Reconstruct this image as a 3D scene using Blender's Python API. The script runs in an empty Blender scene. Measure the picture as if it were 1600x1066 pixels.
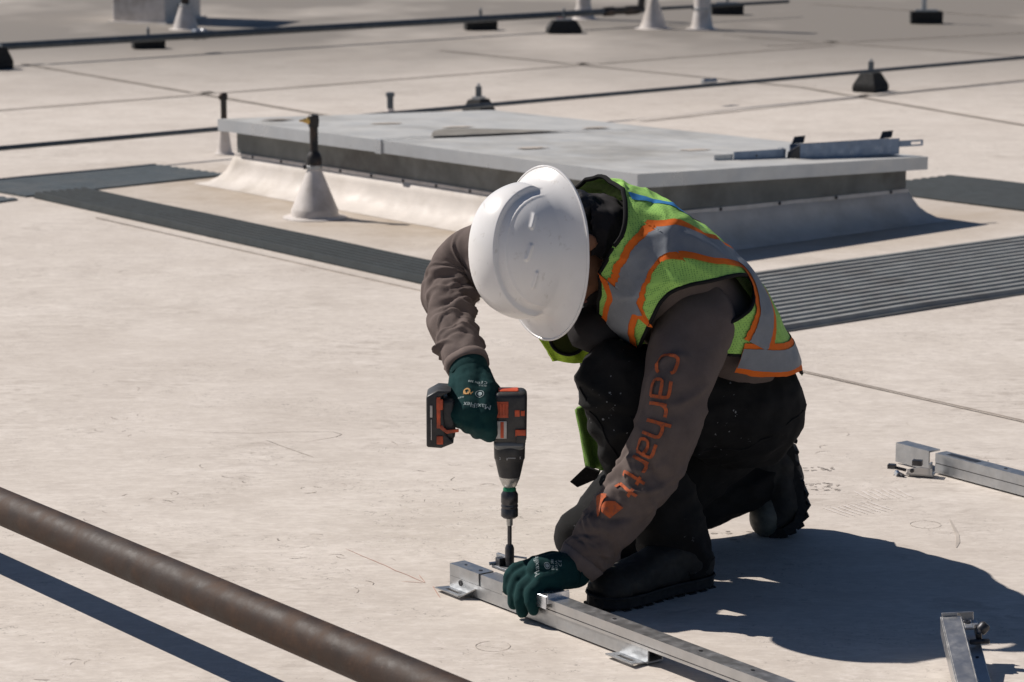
import bpy, bmesh, math, random
import numpy as np
from mathutils import Vector, Matrix, noise
from mathutils.bvhtree import BVHTree

SC = bpy.context.scene
COL = SC.collection
rad = math.radians

# ------------------------------------------------------------------ camera, sky, sun, exposure
cam_data = bpy.data.cameras.new('camera')
cam = bpy.data.objects.new('camera', cam_data); COL.objects.link(cam)
cam.location = (0, 0, 1.385)
cam.rotation_euler = (rad(90 - 10.692), 0, 0)
cam_data.sensor_width = 36.0
cam_data.lens = 94.5
cam_data.clip_end = 2000
cam_data.dof.use_dof = True
cam_data.dof.focus_distance = 4.9
cam_data.dof.aperture_fstop = 10.0
SC.camera = cam

SUN_EL, SUN_AZ = 44.0, -61.0           # azimuth clockwise from +Y (away from the camera)
world = bpy.data.worlds.new('World'); SC.world = world; world.use_nodes = True
wn = world.node_tree.nodes; wl = world.node_tree.links
sky = wn.new('ShaderNodeTexSky'); sky.sky_type = 'NISHITA'; sky.sun_disc = False
sky.sun_elevation = rad(SUN_EL); sky.sun_rotation = rad(SUN_AZ)
sky.air_density = 0.75; sky.dust_density = 0.2; sky.ozone_density = 3.5
wl.new(sky.outputs[0], wn['Background'].inputs[0])
wn['Background'].inputs[1].default_value = 0.05
sd = bpy.data.lights.new('sun', 'SUN'); sd.energy = 5.0; sd.angle = rad(0.53); sd.color = (1.0, 0.93, 0.86)
sun = bpy.data.objects.new('sun', sd); COL.objects.link(sun)
_s = Vector((math.sin(rad(SUN_AZ)) * math.cos(rad(SUN_EL)), math.cos(rad(SUN_AZ)) * math.cos(rad(SUN_EL)), math.sin(rad(SUN_EL))))
sun.rotation_euler = _s.to_track_quat('Z', 'Y').to_euler()
sun.location = (-10, 3, 10)
SC.view_settings.view_transform = 'Standard'; SC.view_settings.look = 'None'
SC.view_settings.exposure = 0.0; SC.view_settings.gamma = 1.0

# ------------------------------------------------------------------ helpers
def V(*a): return Vector(a[0] if len(a) == 1 else a)

def tag(o, label=None, cat=None, group=None, kind=None):
    if label: o['label'] = label
    if cat: o['category'] = cat
    if group: o['group'] = group
    if kind: o['kind'] = kind
    return o

def empty(name, loc=(0, 0, 0), label=None, cat=None, group=None):
    o = bpy.data.objects.new(name, None); COL.objects.link(o); o.location = loc
    o.empty_display_size = 0.05
    return tag(o, label, cat, group)

def link(name, me, mat, parent=None, smooth=False):
    o = bpy.data.objects.new(name, me); COL.objects.link(o)
    if mat is not None:
        me.materials.clear(); me.materials.append(mat)
    if smooth:
        me.polygons.foreach_set('use_smooth', [True] * len(me.polygons))
    if parent is not None:
        o.parent = parent
        o.matrix_parent_inverse = Matrix.Translation(parent.location).inverted()
    return o

def mesh(verts, faces, name='m'):
    me = bpy.data.meshes.new(name); me.from_pydata([tuple(v) for v in verts], [], faces); me.update()
    return me

def recalc(me):
    bm = bmesh.new(); bm.from_mesh(me); bmesh.ops.recalc_face_normals(bm, faces=bm.faces); bm.to_mesh(me); bm.free(); return me

class MB:
    """collects simple solids in world coordinates and links them as one mesh"""
    def __init__(s): s.v = []; s.f = []
    def add(s, vs, fs):
        o = len(s.v); s.v += [tuple(v) for v in vs]; s.f += [tuple(i + o for i in f) for f in fs]; return s
    def hexa(s, p):                      # 8 points: bottom 4 then top 4
        return s.add(p, [(0, 3, 2, 1), (4, 5, 6, 7), (0, 1, 5, 4), (1, 2, 6, 5), (2, 3, 7, 6), (3, 0, 4, 7)])
    def box(s, c, u, v, w):              # centre and three half vectors
        c, u, v, w = map(Vector, (c, u, v, w))
        return s.hexa([c - u - v - w, c + u - v - w, c + u + v - w, c - u + v - w, c - u - v + w, c + u - v + w, c + u + v + w, c - u + v + w])
    def prism(s, poly, ext):             # polygon (3d points) pushed along a vector
        n = len(poly); ext = Vector(ext); b = [Vector(p) for p in poly]
        return s.add(b + [p + ext for p in b], [tuple(range(n - 1, -1, -1)), tuple(range(n, 2 * n))] + [(i, (i + 1) % n, n + (i + 1) % n, n + i) for i in range(n)])
    def tube(s, pts, r, n=16, cap=True):
        pts = [Vector(p) for p in pts]; rs = r if isinstance(r, (list, tuple)) else [r] * len(pts)
        vs = []; fs = []; ref = None
        for i, p in enumerate(pts):
            t = (pts[min(i + 1, len(pts) - 1)] - pts[max(i - 1, 0)]).normalized()
            if ref is None: ref = t.orthogonal().normalized()
            a = (ref - t * ref.dot(t)).normalized(); ref = a; b = t.cross(a)
            for k in range(n):
                an = 2 * math.pi * k / n; vs.append(p + (a * math.cos(an) + b * math.sin(an)) * rs[i])
        for i in range(len(pts) - 1):
            for k in range(n):
                k2 = (k + 1) % n; fs.append((i * n + k, i * n + k2, (i + 1) * n + k2, (i + 1) * n + k))
        if cap:
            fs.append(tuple(range(n - 1, -1, -1))); m = (len(pts) - 1) * n; fs.append(tuple(range(m, m + n)))
        return s.add(vs, fs)
    def lathe(s, base, prof, axis=(0, 0, 1), n=28):   # prof: (radius, height) pairs
        ax = Vector(axis).normalized(); a = ax.orthogonal().normalized()
        b = ax.cross(a); base = Vector(base); vs = []; fs = []
        for r, h in prof:
            for k in range(n):
                an = 2 * math.pi * k / n; vs.append(base + ax * h + (a * math.cos(an) + b * math.sin(an)) * r)
        for i in range(len(prof) - 1):
            for k in range(n):
                k2 = (k + 1) % n; fs.append((i * n + k, i * n + k2, (i + 1) * n + k2, (i + 1) * n + k))
        fs.append(tuple(range(n - 1, -1, -1))); m = (len(prof) - 1) * n; fs.append(tuple(range(m, m + n)))
        return s.add(vs, fs)
    def build(s, name, mat, parent=None, smooth=False, bevel=0, seg=2, angle=40):
        me = mesh(s.v, s.f, name); recalc(me)
        if bevel:
            bm = bmesh.new(); bm.from_mesh(me)
            ed = [e for e in bm.edges if len(e.link_faces) == 2 and e.calc_face_angle(0) > rad(angle)]
            bmesh.ops.bevel(bm, geom=ed, offset=bevel, segments=seg, profile=0.5, affect='EDGES', clamp_overlap=True)
            bm.to_mesh(me); bm.free()
        o = link(name, me, mat, parent)
        if smooth:
            me.polygons.foreach_set('use_smooth', [True] * len(me.polygons))
            me.set_sharp_from_angle(angle=rad(smooth if smooth is not True else 45))
        return o

# ------------------------------------------------------------------ materials
class NT:
    def __init__(s, name):
        s.m = bpy.data.materials.new(name); s.m.use_nodes = True
        s.n = s.m.node_tree.nodes; s.l = s.m.node_tree.links; s.b = s.n['Principled BSDF']
        s.tc = s.n.new('ShaderNodeTexCoord')
    def node(s, t, **kw):
        x = s.n.new(t)
        for k, v in kw.items(): setattr(x, k, v)
        return x
    def put(s, sock, val):
        if hasattr(val, 'is_linked') or hasattr(val, 'links'): s.l.new(val, sock)
        else: sock.default_value = val
    def mapped(s, scale=(1, 1, 1), loc=(0, 0, 0), rot=(0, 0, 0), co='Object'):
        m = s.node('ShaderNodeMapping'); s.l.new(s.tc.outputs[co], m.inputs[0])
        m.inputs['Scale'].default_value = scale; m.inputs['Location'].default_value = loc; m.inputs['Rotation'].default_value = rot
        return m.outputs[0]
    def noise(s, scale, detail=4, rough=0.55, vec=None, dist=0.0):
        x = s.node('ShaderNodeTexNoise'); x.inputs['Scale'].default_value = scale; x.inputs['Detail'].default_value = detail
        x.inputs['Roughness'].default_value = rough; x.inputs['Distortion'].default_value = dist
        s.l.new(vec if vec is not None else s.tc.outputs['Object'], x.inputs['Vector']); return x.outputs['Fac']
    def ramp(s, fac, stops, interp='LINEAR'):
        r = s.node('ShaderNodeValToRGB'); r.color_ramp.interpolation = interp
        el = r.color_ramp.elements
        while len(el) < len(stops): el.new(0.5)
        for e, (p, c) in zip(el, stops):
            e.position = p; e.color = (c, c, c, 1) if isinstance(c, (int, float)) else tuple(c) + (1,)
        s.l.new(fac, r.inputs[0]); return r.outputs[0]
    def math(s, op, a, b=0.0, c=None):
        x = s.node('ShaderNodeMath', operation=op); s.put(x.inputs[0], a); s.put(x.inputs[1], b)
        if c is not None: s.put(x.inputs[2], c)
        return x.outputs[0]
    def mix(s, fac, a, b, blend='MIX'):
        x = s.node('ShaderNodeMix', data_type='RGBA', blend_type=blend)
        s.put(x.inputs[0], fac)
        for i, v in ((6, a), (7, b)):
            if isinstance(v, tuple): x.inputs[i].default_value = v + (1,) if len(v) == 3 else v
            else: s.l.new(v, x.inputs[i])
        return x.outputs[2]
    def color(s, c):
        if isinstance(c, tuple): s.b.inputs['Base Color'].default_value = c + (1,)
        else: s.l.new(c, s.b.inputs['Base Color'])
        return s
    def set(s, **kw):
        for k, v in kw.items(): s.put(s.b.inputs[k.replace('_', ' ')], v)
        return s
    def bump(s, h, strength=0.3, dist=0.002):
        x = s.node('ShaderNodeBump'); x.inputs['Strength'].default_value = strength; x.inputs['Distance'].default_value = dist
        s.l.new(h, x.inputs['Height']); s.l.new(x.outputs[0], s.b.inputs['Normal']); return s

def simple(name, c, rough=0.6, metal=0.0, var=0.15, scale=30, bump=0.15, bdist=0.001, spec=0.5, dirt=None):
    t = NT(name); n = t.noise(scale, 5, 0.6)
    lo = tuple(max(0, x * (1 - var)) for x in c); hi = tuple(min(1, x * (1 + var)) for x in c)
    cc = t.ramp(n, [(0.3, lo), (0.7, hi)])
    if dirt:
        cc = t.mix(t.ramp(t.noise(scale * 0.35, 6, 0.65), [(0.48, 0.0), (0.68, 0.8)]), cc, dirt)
    t.color(cc)
    t.set(Metallic=metal, Specular_IOR_Level=spec)
    r = t.ramp(t.noise(scale * 1.7, 4), [(0.3, max(0, rough - 0.1)), (0.7, min(1, rough + 0.1))])
    t.l.new(r, t.b.inputs['Roughness'])
    if bump: t.bump(n, bump, bdist)
    return t.m

def fabric(name, c, weave=900, var=0.12, rough=0.9, sheen=0.0, stain=None):
    t = NT(name)
    w = t.node('ShaderNodeTexWave'); w.inputs['Scale'].default_value = weave / 3; w.inputs['Distortion'].default_value = 2; w.inputs['Detail'].default_value = 2
    t.l.new(t.mapped((1, 1, 1), rot=(0.6, 0.4, 0.3)), w.inputs['Vector'])
    n = t.noise(28, 6, 0.65)
    lo = tuple(x * (1 - var) for x in c); hi = tuple(min(1, x * (1 + var)) for x in c)
    cc = t.ramp(n, [(0.3, lo), (0.72, hi)])
    cc = t.mix(t.math('MULTIPLY', t.noise(420, 2), 0.35), cc, tuple(x * 0.6 for x in c))
    if stain: 
        sp = t.ramp(t.noise(85, 5, 0.7), [(0.66, 0.0), (0.71, 1.0)])
        pm = t.ramp(t.noise(9, 2), [(0.5, 0.0), (0.62, 0.9)])
        cc = t.mix(t.math('MULTIPLY', sp, pm), cc, stain)
    t.color(cc); t.set(Roughness=rough, Sheen_Weight=sheen, Specular_IOR_Level=0.2)
    h = t.math('ADD', t.math('MULTIPLY', n, 0.8), t.math('MULTIPLY', w.outputs['Fac'], 0.15))
    t.bump(h, 0.35, 0.003)
    return t.m

M = {}
# weathered single-ply roof membrane
t = NT('roof_membrane')
big = t.noise(0.55, 3, 0.5); mid = t.noise(3.2, 6, 0.62, t.mapped((1, 1.15, 1))); fine = t.noise(24, 6, 0.7)
c = t.ramp(mid, [(0.28, (0.555, 0.497, 0.437)), (0.5, (0.645, 0.586, 0.522)), (0.74, (0.715, 0.655, 0.592))])
m2 = t.noise(13, 8, 0.72, t.mapped((0.75, 1.5, 1), loc=(5, 2, 0), rot=(0, 0, 0.12)), dist=0.25)
m3 = t.noise(55, 5, 0.7, t.mapped((0.6, 1.3, 1)))
c = t.mix(t.ramp(m2, [(0.40, 0.40), (0.56, 0.0)]), c, (0.52, 0.465, 0.415))
c = t.mix(t.ramp(m3, [(0.36, 0.40), (0.54, 0.0)]), c, (0.50, 0.45, 0.40))
c = t.mix(t.ramp(m2, [(0.54, 0.0), (0.72, 0.45)]), c, (0.76, 0.705, 0.65))
c = t.mix(t.ramp(m3, [(0.52, 0.0), (0.70, 0.40)]), c, (0.77, 0.715, 0.66))
c = t.mix(t.ramp(big, [(0.46, 0.0), (0.72, 0.45)]), c, (0.50, 0.44, 0.385))
c = t.mix(t.ramp(fine, [(0.56, 0.0), (0.80, 0.45)]), c, (0.47, 0.41, 0.355))
# dragged dirt, in drifts
drift = t.ramp(t.noise(1.7, 4, 0.6, t.mapped((1, 1, 1), loc=(4, 9, 0))), [(0.47, 0.0), (0.63, 1.0)])
streak = t.ramp(t.noise(9, 7, 0.72, t.mapped((1.0, 2.2, 1), rot=(0, 0, 0.3)), dist=1.2), [(0.50, 0.0), (0.68, 0.75)])
c = t.mix(t.math('MULTIPLY', drift, streak), c, (0.36, 0.31, 0.265))
# fine scuffs: thin contour lines of a warped noise, kept to patches
def scuff(sc, off, width, patch_scale, lo, hi, rot):
    n1 = t.noise(sc, 3, 0.55, t.mapped((1, 1.6, 1), loc=off, rot=(0, 0, rot)), dist=2.0)
    ln = t.math('SUBTRACT', 1.0, t.math('MINIMUM', t.math('DIVIDE', t.math('ABSOLUTE', t.math('SUBTRACT', n1, 0.5)), width), 1.0))
    br = t.ramp(t.noise(sc * 2.3, 3, 0.6, t.mapped(loc=(off[1], off[0], 3))), [(0.52, 0.0), (0.60, 1.0)])
    pa = t.ramp(t.noise(patch_scale, 3, 0.55, t.mapped(loc=(off[0] * 2, off[1] + 7, 1))), [(lo, 0.0), (hi, 1.0)])
    return t.math('MULTIPLY', t.math('MULTIPLY', ln, br), pa)
s1 = scuff(14, (3.1, 1.7, 0), 0.016, 1.9, 0.50, 0.60, 0.4)
s2 = scuff(26, (7.7, 5.2, 0), 0.020, 2.6, 0.53, 0.61, -0.5)
s3 = scuff(40, (1.3, 8.8, 0), 0.03, 3.4, 0.55, 0.63, 1.0)
c = t.mix(t.math('MULTIPLY', s1, 0.75), c, (0.16, 0.135, 0.115))
c = t.mix(t.math('MULTIPLY', s2, 0.8), c, (0.12, 0.105, 0.09))
c = t.mix(t.math('MULTIPLY', s3, 0.7), c, (0.20, 0.17, 0.15))
pale = scuff(18, (11.3, 2.7, 0), 0.03, 2.2, 0.50, 0.62, 0.9)
c = t.mix(t.math('MULTIPLY', pale, 0.55), c, (0.76, 0.70, 0.66))
spk = t.ramp(t.noise(70, 3, 0.6), [(0.735, 0.0), (0.76, 1.0)])
c = t.mix(t.math('MULTIPLY', spk, t.ramp(t.noise(1.1, 2), [(0.5, 0.1), (0.65, 0.8)])), c, (0.12, 0.10, 0.09))
# large brown patches far out on the roof (from y = 15 m outwards)
sep = t.node('ShaderNodeSeparateXYZ'); t.l.new(t.tc.outputs['Object'], sep.inputs[0])
far = t.ramp(t.math('DIVIDE', sep.outputs[1], 40.0), [(0.34, 0.0), (0.46, 1.0)])
far_patch = t.ramp(t.noise(0.33, 4, 0.6, t.mapped((1, 0.6, 1), loc=(2.2, 0.4, 0))), [(0.30, 0.25), (0.50, 1.0)])
c = t.mix(t.math('MULTIPLY', far, far_patch), c, (0.225, 0.203, 0.178))
# tan silt washed up round the hatch, thickest along its two near sides
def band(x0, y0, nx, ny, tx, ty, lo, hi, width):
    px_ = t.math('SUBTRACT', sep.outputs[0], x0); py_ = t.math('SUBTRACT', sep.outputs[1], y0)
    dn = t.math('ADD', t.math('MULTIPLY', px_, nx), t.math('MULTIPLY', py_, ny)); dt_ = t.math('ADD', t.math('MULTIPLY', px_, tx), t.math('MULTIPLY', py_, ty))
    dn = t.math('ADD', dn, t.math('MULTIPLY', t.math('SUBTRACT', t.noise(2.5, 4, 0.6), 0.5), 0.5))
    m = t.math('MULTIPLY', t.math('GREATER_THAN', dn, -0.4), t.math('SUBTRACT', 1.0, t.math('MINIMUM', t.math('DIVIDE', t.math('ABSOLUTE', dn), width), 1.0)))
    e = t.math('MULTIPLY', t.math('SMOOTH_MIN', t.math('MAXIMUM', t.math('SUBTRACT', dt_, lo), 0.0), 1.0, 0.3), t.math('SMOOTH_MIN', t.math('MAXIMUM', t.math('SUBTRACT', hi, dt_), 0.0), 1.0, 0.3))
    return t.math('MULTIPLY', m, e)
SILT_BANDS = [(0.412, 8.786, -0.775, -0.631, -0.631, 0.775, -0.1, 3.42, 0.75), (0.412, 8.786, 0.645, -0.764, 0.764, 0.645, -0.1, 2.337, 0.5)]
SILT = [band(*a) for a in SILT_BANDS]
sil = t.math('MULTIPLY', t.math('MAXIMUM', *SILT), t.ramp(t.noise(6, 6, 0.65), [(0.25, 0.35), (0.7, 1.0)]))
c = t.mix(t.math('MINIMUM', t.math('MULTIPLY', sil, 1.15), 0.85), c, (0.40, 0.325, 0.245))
t.color(c); t.set(Roughness=0.72, Specular_IOR_Level=0.3)
t.bump(t.math('ADD', t.math('MULTIPLY', mid, 1.0), t.math('MULTIPLY', fine, 0.18)), 0.5, 0.006)
M['roof'] = t.m

M['membrane'] = simple('white_membrane', (0.62, 0.57, 0.52), 0.65, var=0.10, scale=9, bump=0.3, bdist=0.006, dirt=(0.42, 0.37, 0.31))
M['boot_white'] = simple('pipe_boot_white', (0.66, 0.61, 0.57), 0.5, var=0.08, scale=22, bump=0.2, dirt=(0.45, 0.40, 0.35))
M['seam'] = simple('seam_dirt', (0.22, 0.19, 0.165), 0.9, var=0.35, scale=14)
M['seam_soft'] = simple('seam_dust', (0.46, 0.41, 0.36), 0.9, var=0.25, scale=10)
M['seam_mid'] = simple('seam_grime', (0.30, 0.265, 0.23), 0.9, var=0.3, scale=12)
M['lap'] = simple('membrane_lap', (0.60, 0.54, 0.49), 0.75, var=0.1, scale=16)
M['hatch_sheet'] = simple('hatch_sheet_metal', (0.56, 0.555, 0.53), 0.5, 0.15, var=0.10, scale=5, bump=0.25, bdist=0.004, dirt=(0.33, 0.31, 0.27))
M['fascia'] = simple('hatch_fascia', (0.52, 0.54, 0.56), 0.35, 0.45, var=0.08, scale=8)
M['curb'] = simple('curb_metal', (0.18, 0.185, 0.175), 0.6, 0.15, var=0.25, scale=7, dirt=(0.06, 0.048, 0.04))
M['black_iron'] = simple('black_iron', (0.035, 0.032, 0.03), 0.5, 0.3, var=0.35, scale=40, dirt=(0.10, 0.06, 0.04))
M['conduit'] = simple('painted_conduit', (0.085, 0.10, 0.115), 0.5, 0.4, var=0.2, scale=20)
M['rubber'] = simple('recycled_rubber', (0.018, 0.018, 0.018), 0.85, var=0.4, scale=60, bump=0.6, bdist=0.004)
M['brass'] = simple('brass', (0.55, 0.38, 0.13), 0.35, 0.8)
M['screw'] = simple('dark_screw', (0.05, 0.05, 0.055), 0.4, 0.6)
M['galv'] = simple('galvanised_steel', (0.44, 0.455, 0.47), 0.40, 0.88, var=0.12, scale=45, bump=0.08, dirt=(0.42, 0.43, 0.44))
M['alu'] = simple('mill_aluminium', (0.50, 0.50, 0.50), 0.38, 0.85, var=0.07, scale=30, bump=0.05)
M['zinc'] = simple('bright_zinc', (0.62, 0.65, 0.70), 0.22, 0.9, var=0.08, scale=60)
M['steel_dark'] = simple('dark_steel', (0.07, 0.07, 0.075), 0.38, 0.7, var=0.3, scale=60)
M['blue_steel'] = simple('blued_zinc_sheet', (0.16, 0.21, 0.30), 0.35, 0.9, var=0.12, scale=25)
# rusty steel pipe
t = NT('rusty_pipe')
n1 = t.noise(16, 8, 0.68, t.mapped((1, 1, 1))); n2 = t.noise(70, 5, 0.7); n3 = t.noise(5, 4, 0.6)
c = t.ramp(n1, [(0.30, (0.022, 0.013, 0.008)), (0.5, (0.042, 0.022, 0.013)), (0.64, (0.070, 0.037, 0.021)), (0.82, (0.17, 0.11, 0.075))])
c = t.mix(t.ramp(n3, [(0.45, 0.0), (0.65, 0.55)]), c, (0.045, 0.036, 0.032))
c = t.mix(t.ramp(n2, [(0.64, 0.0), (0.78, 0.4)]), c, (0.20, 0.145, 0.11))
t.color(c); t.set(Metallic=0.0, Specular_IOR_Level=0.35)
t.l.new(t.ramp(n1, [(0.3, 0.50), (0.7, 0.80)]), t.b.inputs['Roughness']); t.bump(t.math('ADD', n1, t.math('MULTIPLY', n2, 0.4)), 0.45, 0.003)
M['rust'] = t.m
M['tread_dark'] = simple('dark_walkway_tread', (0.030, 0.038, 0.041), 0.75, var=0.2, scale=14, dirt=(0.035, 0.04, 0.042))
M['tread_mid'] = simple('slate_walkway_tread', (0.085, 0.105, 0.115), 0.65, var=0.15, scale=14, dirt=(0.13, 0.14, 0.14))
M['tread'] = simple('grey_walkway_tread', (0.28, 0.285, 0.275), 0.62, var=0.18, scale=14, dirt=(0.21, 0.20, 0.185))
# clothes
M['shirt'] = fabric('brown_grey_shirt', (0.142, 0.112, 0.102), var=0.14)
M['shirt_faded'] = M['shirt']
M['cuff'] = fabric('shirt_cuff', (0.19, 0.15, 0.135), var=0.1, weave=1500)
M['collar'] = fabric('dark_collar', (0.028, 0.026, 0.028))
M['pants'] = fabric('black_work_trousers', (0.0135, 0.0135, 0.0138), var=0.35, stain=(0.30, 0.31, 0.32))
t = NT('orange_print')
t.color(t.mix(t.ramp(t.noise(150, 4, 0.7), [(0.38, 0.55), (0.54, 0.0)]), (0.50, 0.105, 0.028), (0.16, 0.075, 0.055))); t.set(Roughness=0.85)
M['print'] = t.m
M['boot'] = simple('worn_boot_leather', (0.018, 0.017, 0.015), 0.75, var=0.4, scale=40, bump=0.4, bdist=0.003, dirt=(0.035, 0.033, 0.027))
M['toe'] = simple('scuffed_toe', (0.085, 0.088, 0.072), 0.6, var=0.4, scale=45, bump=0.3, dirt=(0.17, 0.165, 0.14))
M['sole'] = simple('boot_sole_rubber', (0.014, 0.014, 0.014), 0.8, var=0.4, scale=60)
M['skin'] = simple('skin', (0.235, 0.115, 0.070), 0.5, var=0.08, scale=60, bump=0.1)
M['lips'] = simple('lips', (0.22, 0.085, 0.07), 0.45, var=0.08, scale=60)
M['eye'] = simple('eye_white', (0.7, 0.68, 0.64), 0.2, var=0.02)
M['iris'] = simple('iris', (0.03, 0.018, 0.012), 0.2, var=0.1)
M['hair'] = simple('black_hair', (0.010, 0.009, 0.009), 0.55, var=0.3, scale=180, bump=0.8, bdist=0.004)
def mesh_cloth(name, c, dark):
    t = NT(name)
    m = t.mapped((1, 1, 1), rot=(0.35, 0.2, 0.5))
    v = t.node('ShaderNodeTexVoronoi'); v.inputs['Scale'].default_value = 260; v.inputs['Randomness'].default_value = 0.25
    t.l.new(m, v.inputs['Vector'])
    hole = t.ramp(v.outputs['Distance'], [(0.24, 1.0), (0.42, 0.0)])
    n = t.noise(14, 5, 0.6)
    cc = t.ramp(n, [(0.3, tuple(x * 0.88 for x in c)), (0.7, tuple(min(1, x * 1.08) for x in c))])
    cc = t.mix(t.math('MULTIPLY', hole, 0.65), cc, dark)
    cc = t.mix(t.ramp(t.noise(22, 6, 0.7), [(0.58, 0.0), (0.8, 0.5)]), cc, tuple(x * 0.5 for x in c))
    t.color(cc); t.set(Roughness=0.75, Specular_IOR_Level=0.25, Sheen_Weight=0.0)
    t.bump(t.math('ADD', n, t.math('MULTIPLY', hole, -0.12)), 0.35, 0.004)
    return t.m
M['vest'] = mesh_cloth('hi_vis_mesh', (0.36, 0.64, 0.15), (0.07, 0.22, 0.05))
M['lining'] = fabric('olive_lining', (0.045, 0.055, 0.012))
M['vest_shade'] = mesh_cloth('hi_vis_shaded', (0.15, 0.27, 0.055), (0.05, 0.11, 0.025))  # darker copy of the vest green, shade put into the colour
M['paint_fleck'] = simple('paint_fleck', (0.17, 0.18, 0.19), 0.8, var=0.4, scale=300, bump=0)
M['vest_solid'] = mesh_cloth('hi_vis_solid', (0.46, 0.68, 0.06), (0.30, 0.48, 0.03))
M['orange'] = fabric('orange_trim', (0.80, 0.165, 0.022), var=0.1, rough=0.8)
M['silver'] = fabric('reflective_tape', (0.225, 0.245, 0.275), var=0.12, rough=0.5, sheen=0)
M['binding'] = fabric('black_binding', (0.012, 0.012, 0.013))
M['blue'] = fabric('blue_tape', (0.045, 0.23, 0.52), var=0.15)
t = NT('white_hard_hat')
n = t.noise(9, 6, 0.65); n2 = t.noise(48, 6, 0.7)
c = t.ramp(n, [(0.3, (0.77, 0.755, 0.74)), (0.7, (0.83, 0.82, 0.81))])
sc_ = t.noise(60, 3, 0.6, t.mapped((1, 0.12, 0.5), rot=(0.5, 0.3, 0.9)))
c = t.mix(t.ramp(sc_, [(0.64, 0.0), (0.70, 0.55)]), c, (0.62, 0.60, 0.57))
c = t.mix(t.math('MULTIPLY', t.ramp(n2, [(0.60, 0.0), (0.74, 1.0)]), t.ramp(n, [(0.40, 0.05), (0.60, 0.6)])), c, (0.38, 0.33, 0.27))
t.color(c); t.set(Roughness=0.27, Specular_IOR_Level=0.5, Subsurface_Weight=0.0)
t.bump(n2, 0.06, 0.001)
M['hat'] = t.m
M['hat_dirt'] = simple('dried_mud', (0.34, 0.28, 0.20), 0.9, var=0.3, scale=90)
M['glove'] = fabric('green_knit_glove', (0.006, 0.040, 0.041), weave=2600, var=0.22)
M['glove_palm'] = fabric('black_glove_palm', (0.012, 0.014, 0.015), var=0.3)
M['glove_print'] = simple('pale_print', (0.36, 0.43, 0.43), 0.8, var=0.3, scale=260, bump=0)
M['glove_gold'] = simple('gold_print', (0.55, 0.30, 0.10), 0.8, var=0.3, scale=260, bump=0)
# tools
M['drill_black'] = simple('drill_black_plastic', (0.026, 0.027, 0.029), 0.5, var=0.25, scale=50, bump=0.25, dirt=(0.06, 0.057, 0.052))
M['drill_orange'] = simple('drill_orange_plastic', (0.60, 0.085, 0.025), 0.42, var=0.2, scale=60, dirt=(0.14, 0.04, 0.022))
M['drill_grey'] = simple('drill_gear_housing', (0.16, 0.17, 0.175), 0.4, 0.4, var=0.15, scale=50)
M['drill_plate'] = simple('drill_label_plate', (0.52, 0.50, 0.47), 0.4, 0.2, var=0.15, scale=80)
M['chuck'] = simple('chuck_steel', (0.46, 0.46, 0.44), 0.33, 0.75, var=0.2, scale=70)
M['green_metal'] = simple('green_anodised', (0.02, 0.20, 0.09), 0.35, 0.3, var=0.15)
M['white_mark'] = simple('white_marking', (0.55, 0.55, 0.54), 0.6, var=0.1, scale=200, bump=0)
M['chalk_red'] = simple('red_chalk', (0.50, 0.31, 0.25), 0.95, var=0.3, scale=90, bump=0)
M['scuff_dark'] = simple('dark_scuff', (0.40, 0.355, 0.315), 0.95, var=0.5, scale=70, bump=0)
M['scuff_pale'] = simple('pale_scuff', (0.665, 0.61, 0.565), 0.9, var=0.08, scale=60, bump=0)
M['glass_smoke'] = simple('yellow_lens', (0.20, 0.22, 0.02), 0.15, var=0.1)

# ================================================================== the roof
def gstrip(a, b, w, z0, z1):             # thin slab along the ground from a to b
    a = V(a[0], a[1], 0); b = V(b[0], b[1], 0); d = (b - a).normalized(); n = V(-d.y, d.x, 0) * (w / 2)
    return [a - n + V(0, 0, z0), b - n + V(0, 0, z0), b + n + V(0, 0, z0), a + n + V(0, 0, z0), a - n + V(0, 0, z1), b - n + V(0, 0, z1), b + n + V(0, 0, z1), a + n + V(0, 0, z1)]

roof = link('roof', mesh([(-150, -60, 0), (150, -60, 0), (150, 240, 0), (-150, 240, 0)], [(0, 1, 2, 3)]), M['roof'])
tag(roof, kind='structure')

def wavy_strip(name, a, b, w, mat, z=0.004, amp=0.006, step=0.12, parent=roof):
    a = V(a[0], a[1], 0); b = V(b[0], b[1], 0); L = (b - a).length; d = (b - a) / L; n = V(-d.y, d.x, 0)
    k = max(2, int(L / step)); vs = []; fs = []
    for i in range(k + 1):
        s = L * i / k; p = a + d * s + n * (amp * noise.noise((s * 1.3, a.x * 3, 1.0)))
        ww = w * (0.75 + 0.5 * abs(noise.noise((s * 2.1, a.y, 5.0))))
        vs += [p - n * ww / 2 + V(0, 0, z), p + n * ww / 2 + V(0, 0, z)]
        if i: o = 2 * i; fs.append((o - 2, o, o + 1, o - 1))
    return link(name, mesh(vs, fs), mat, parent)

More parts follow.
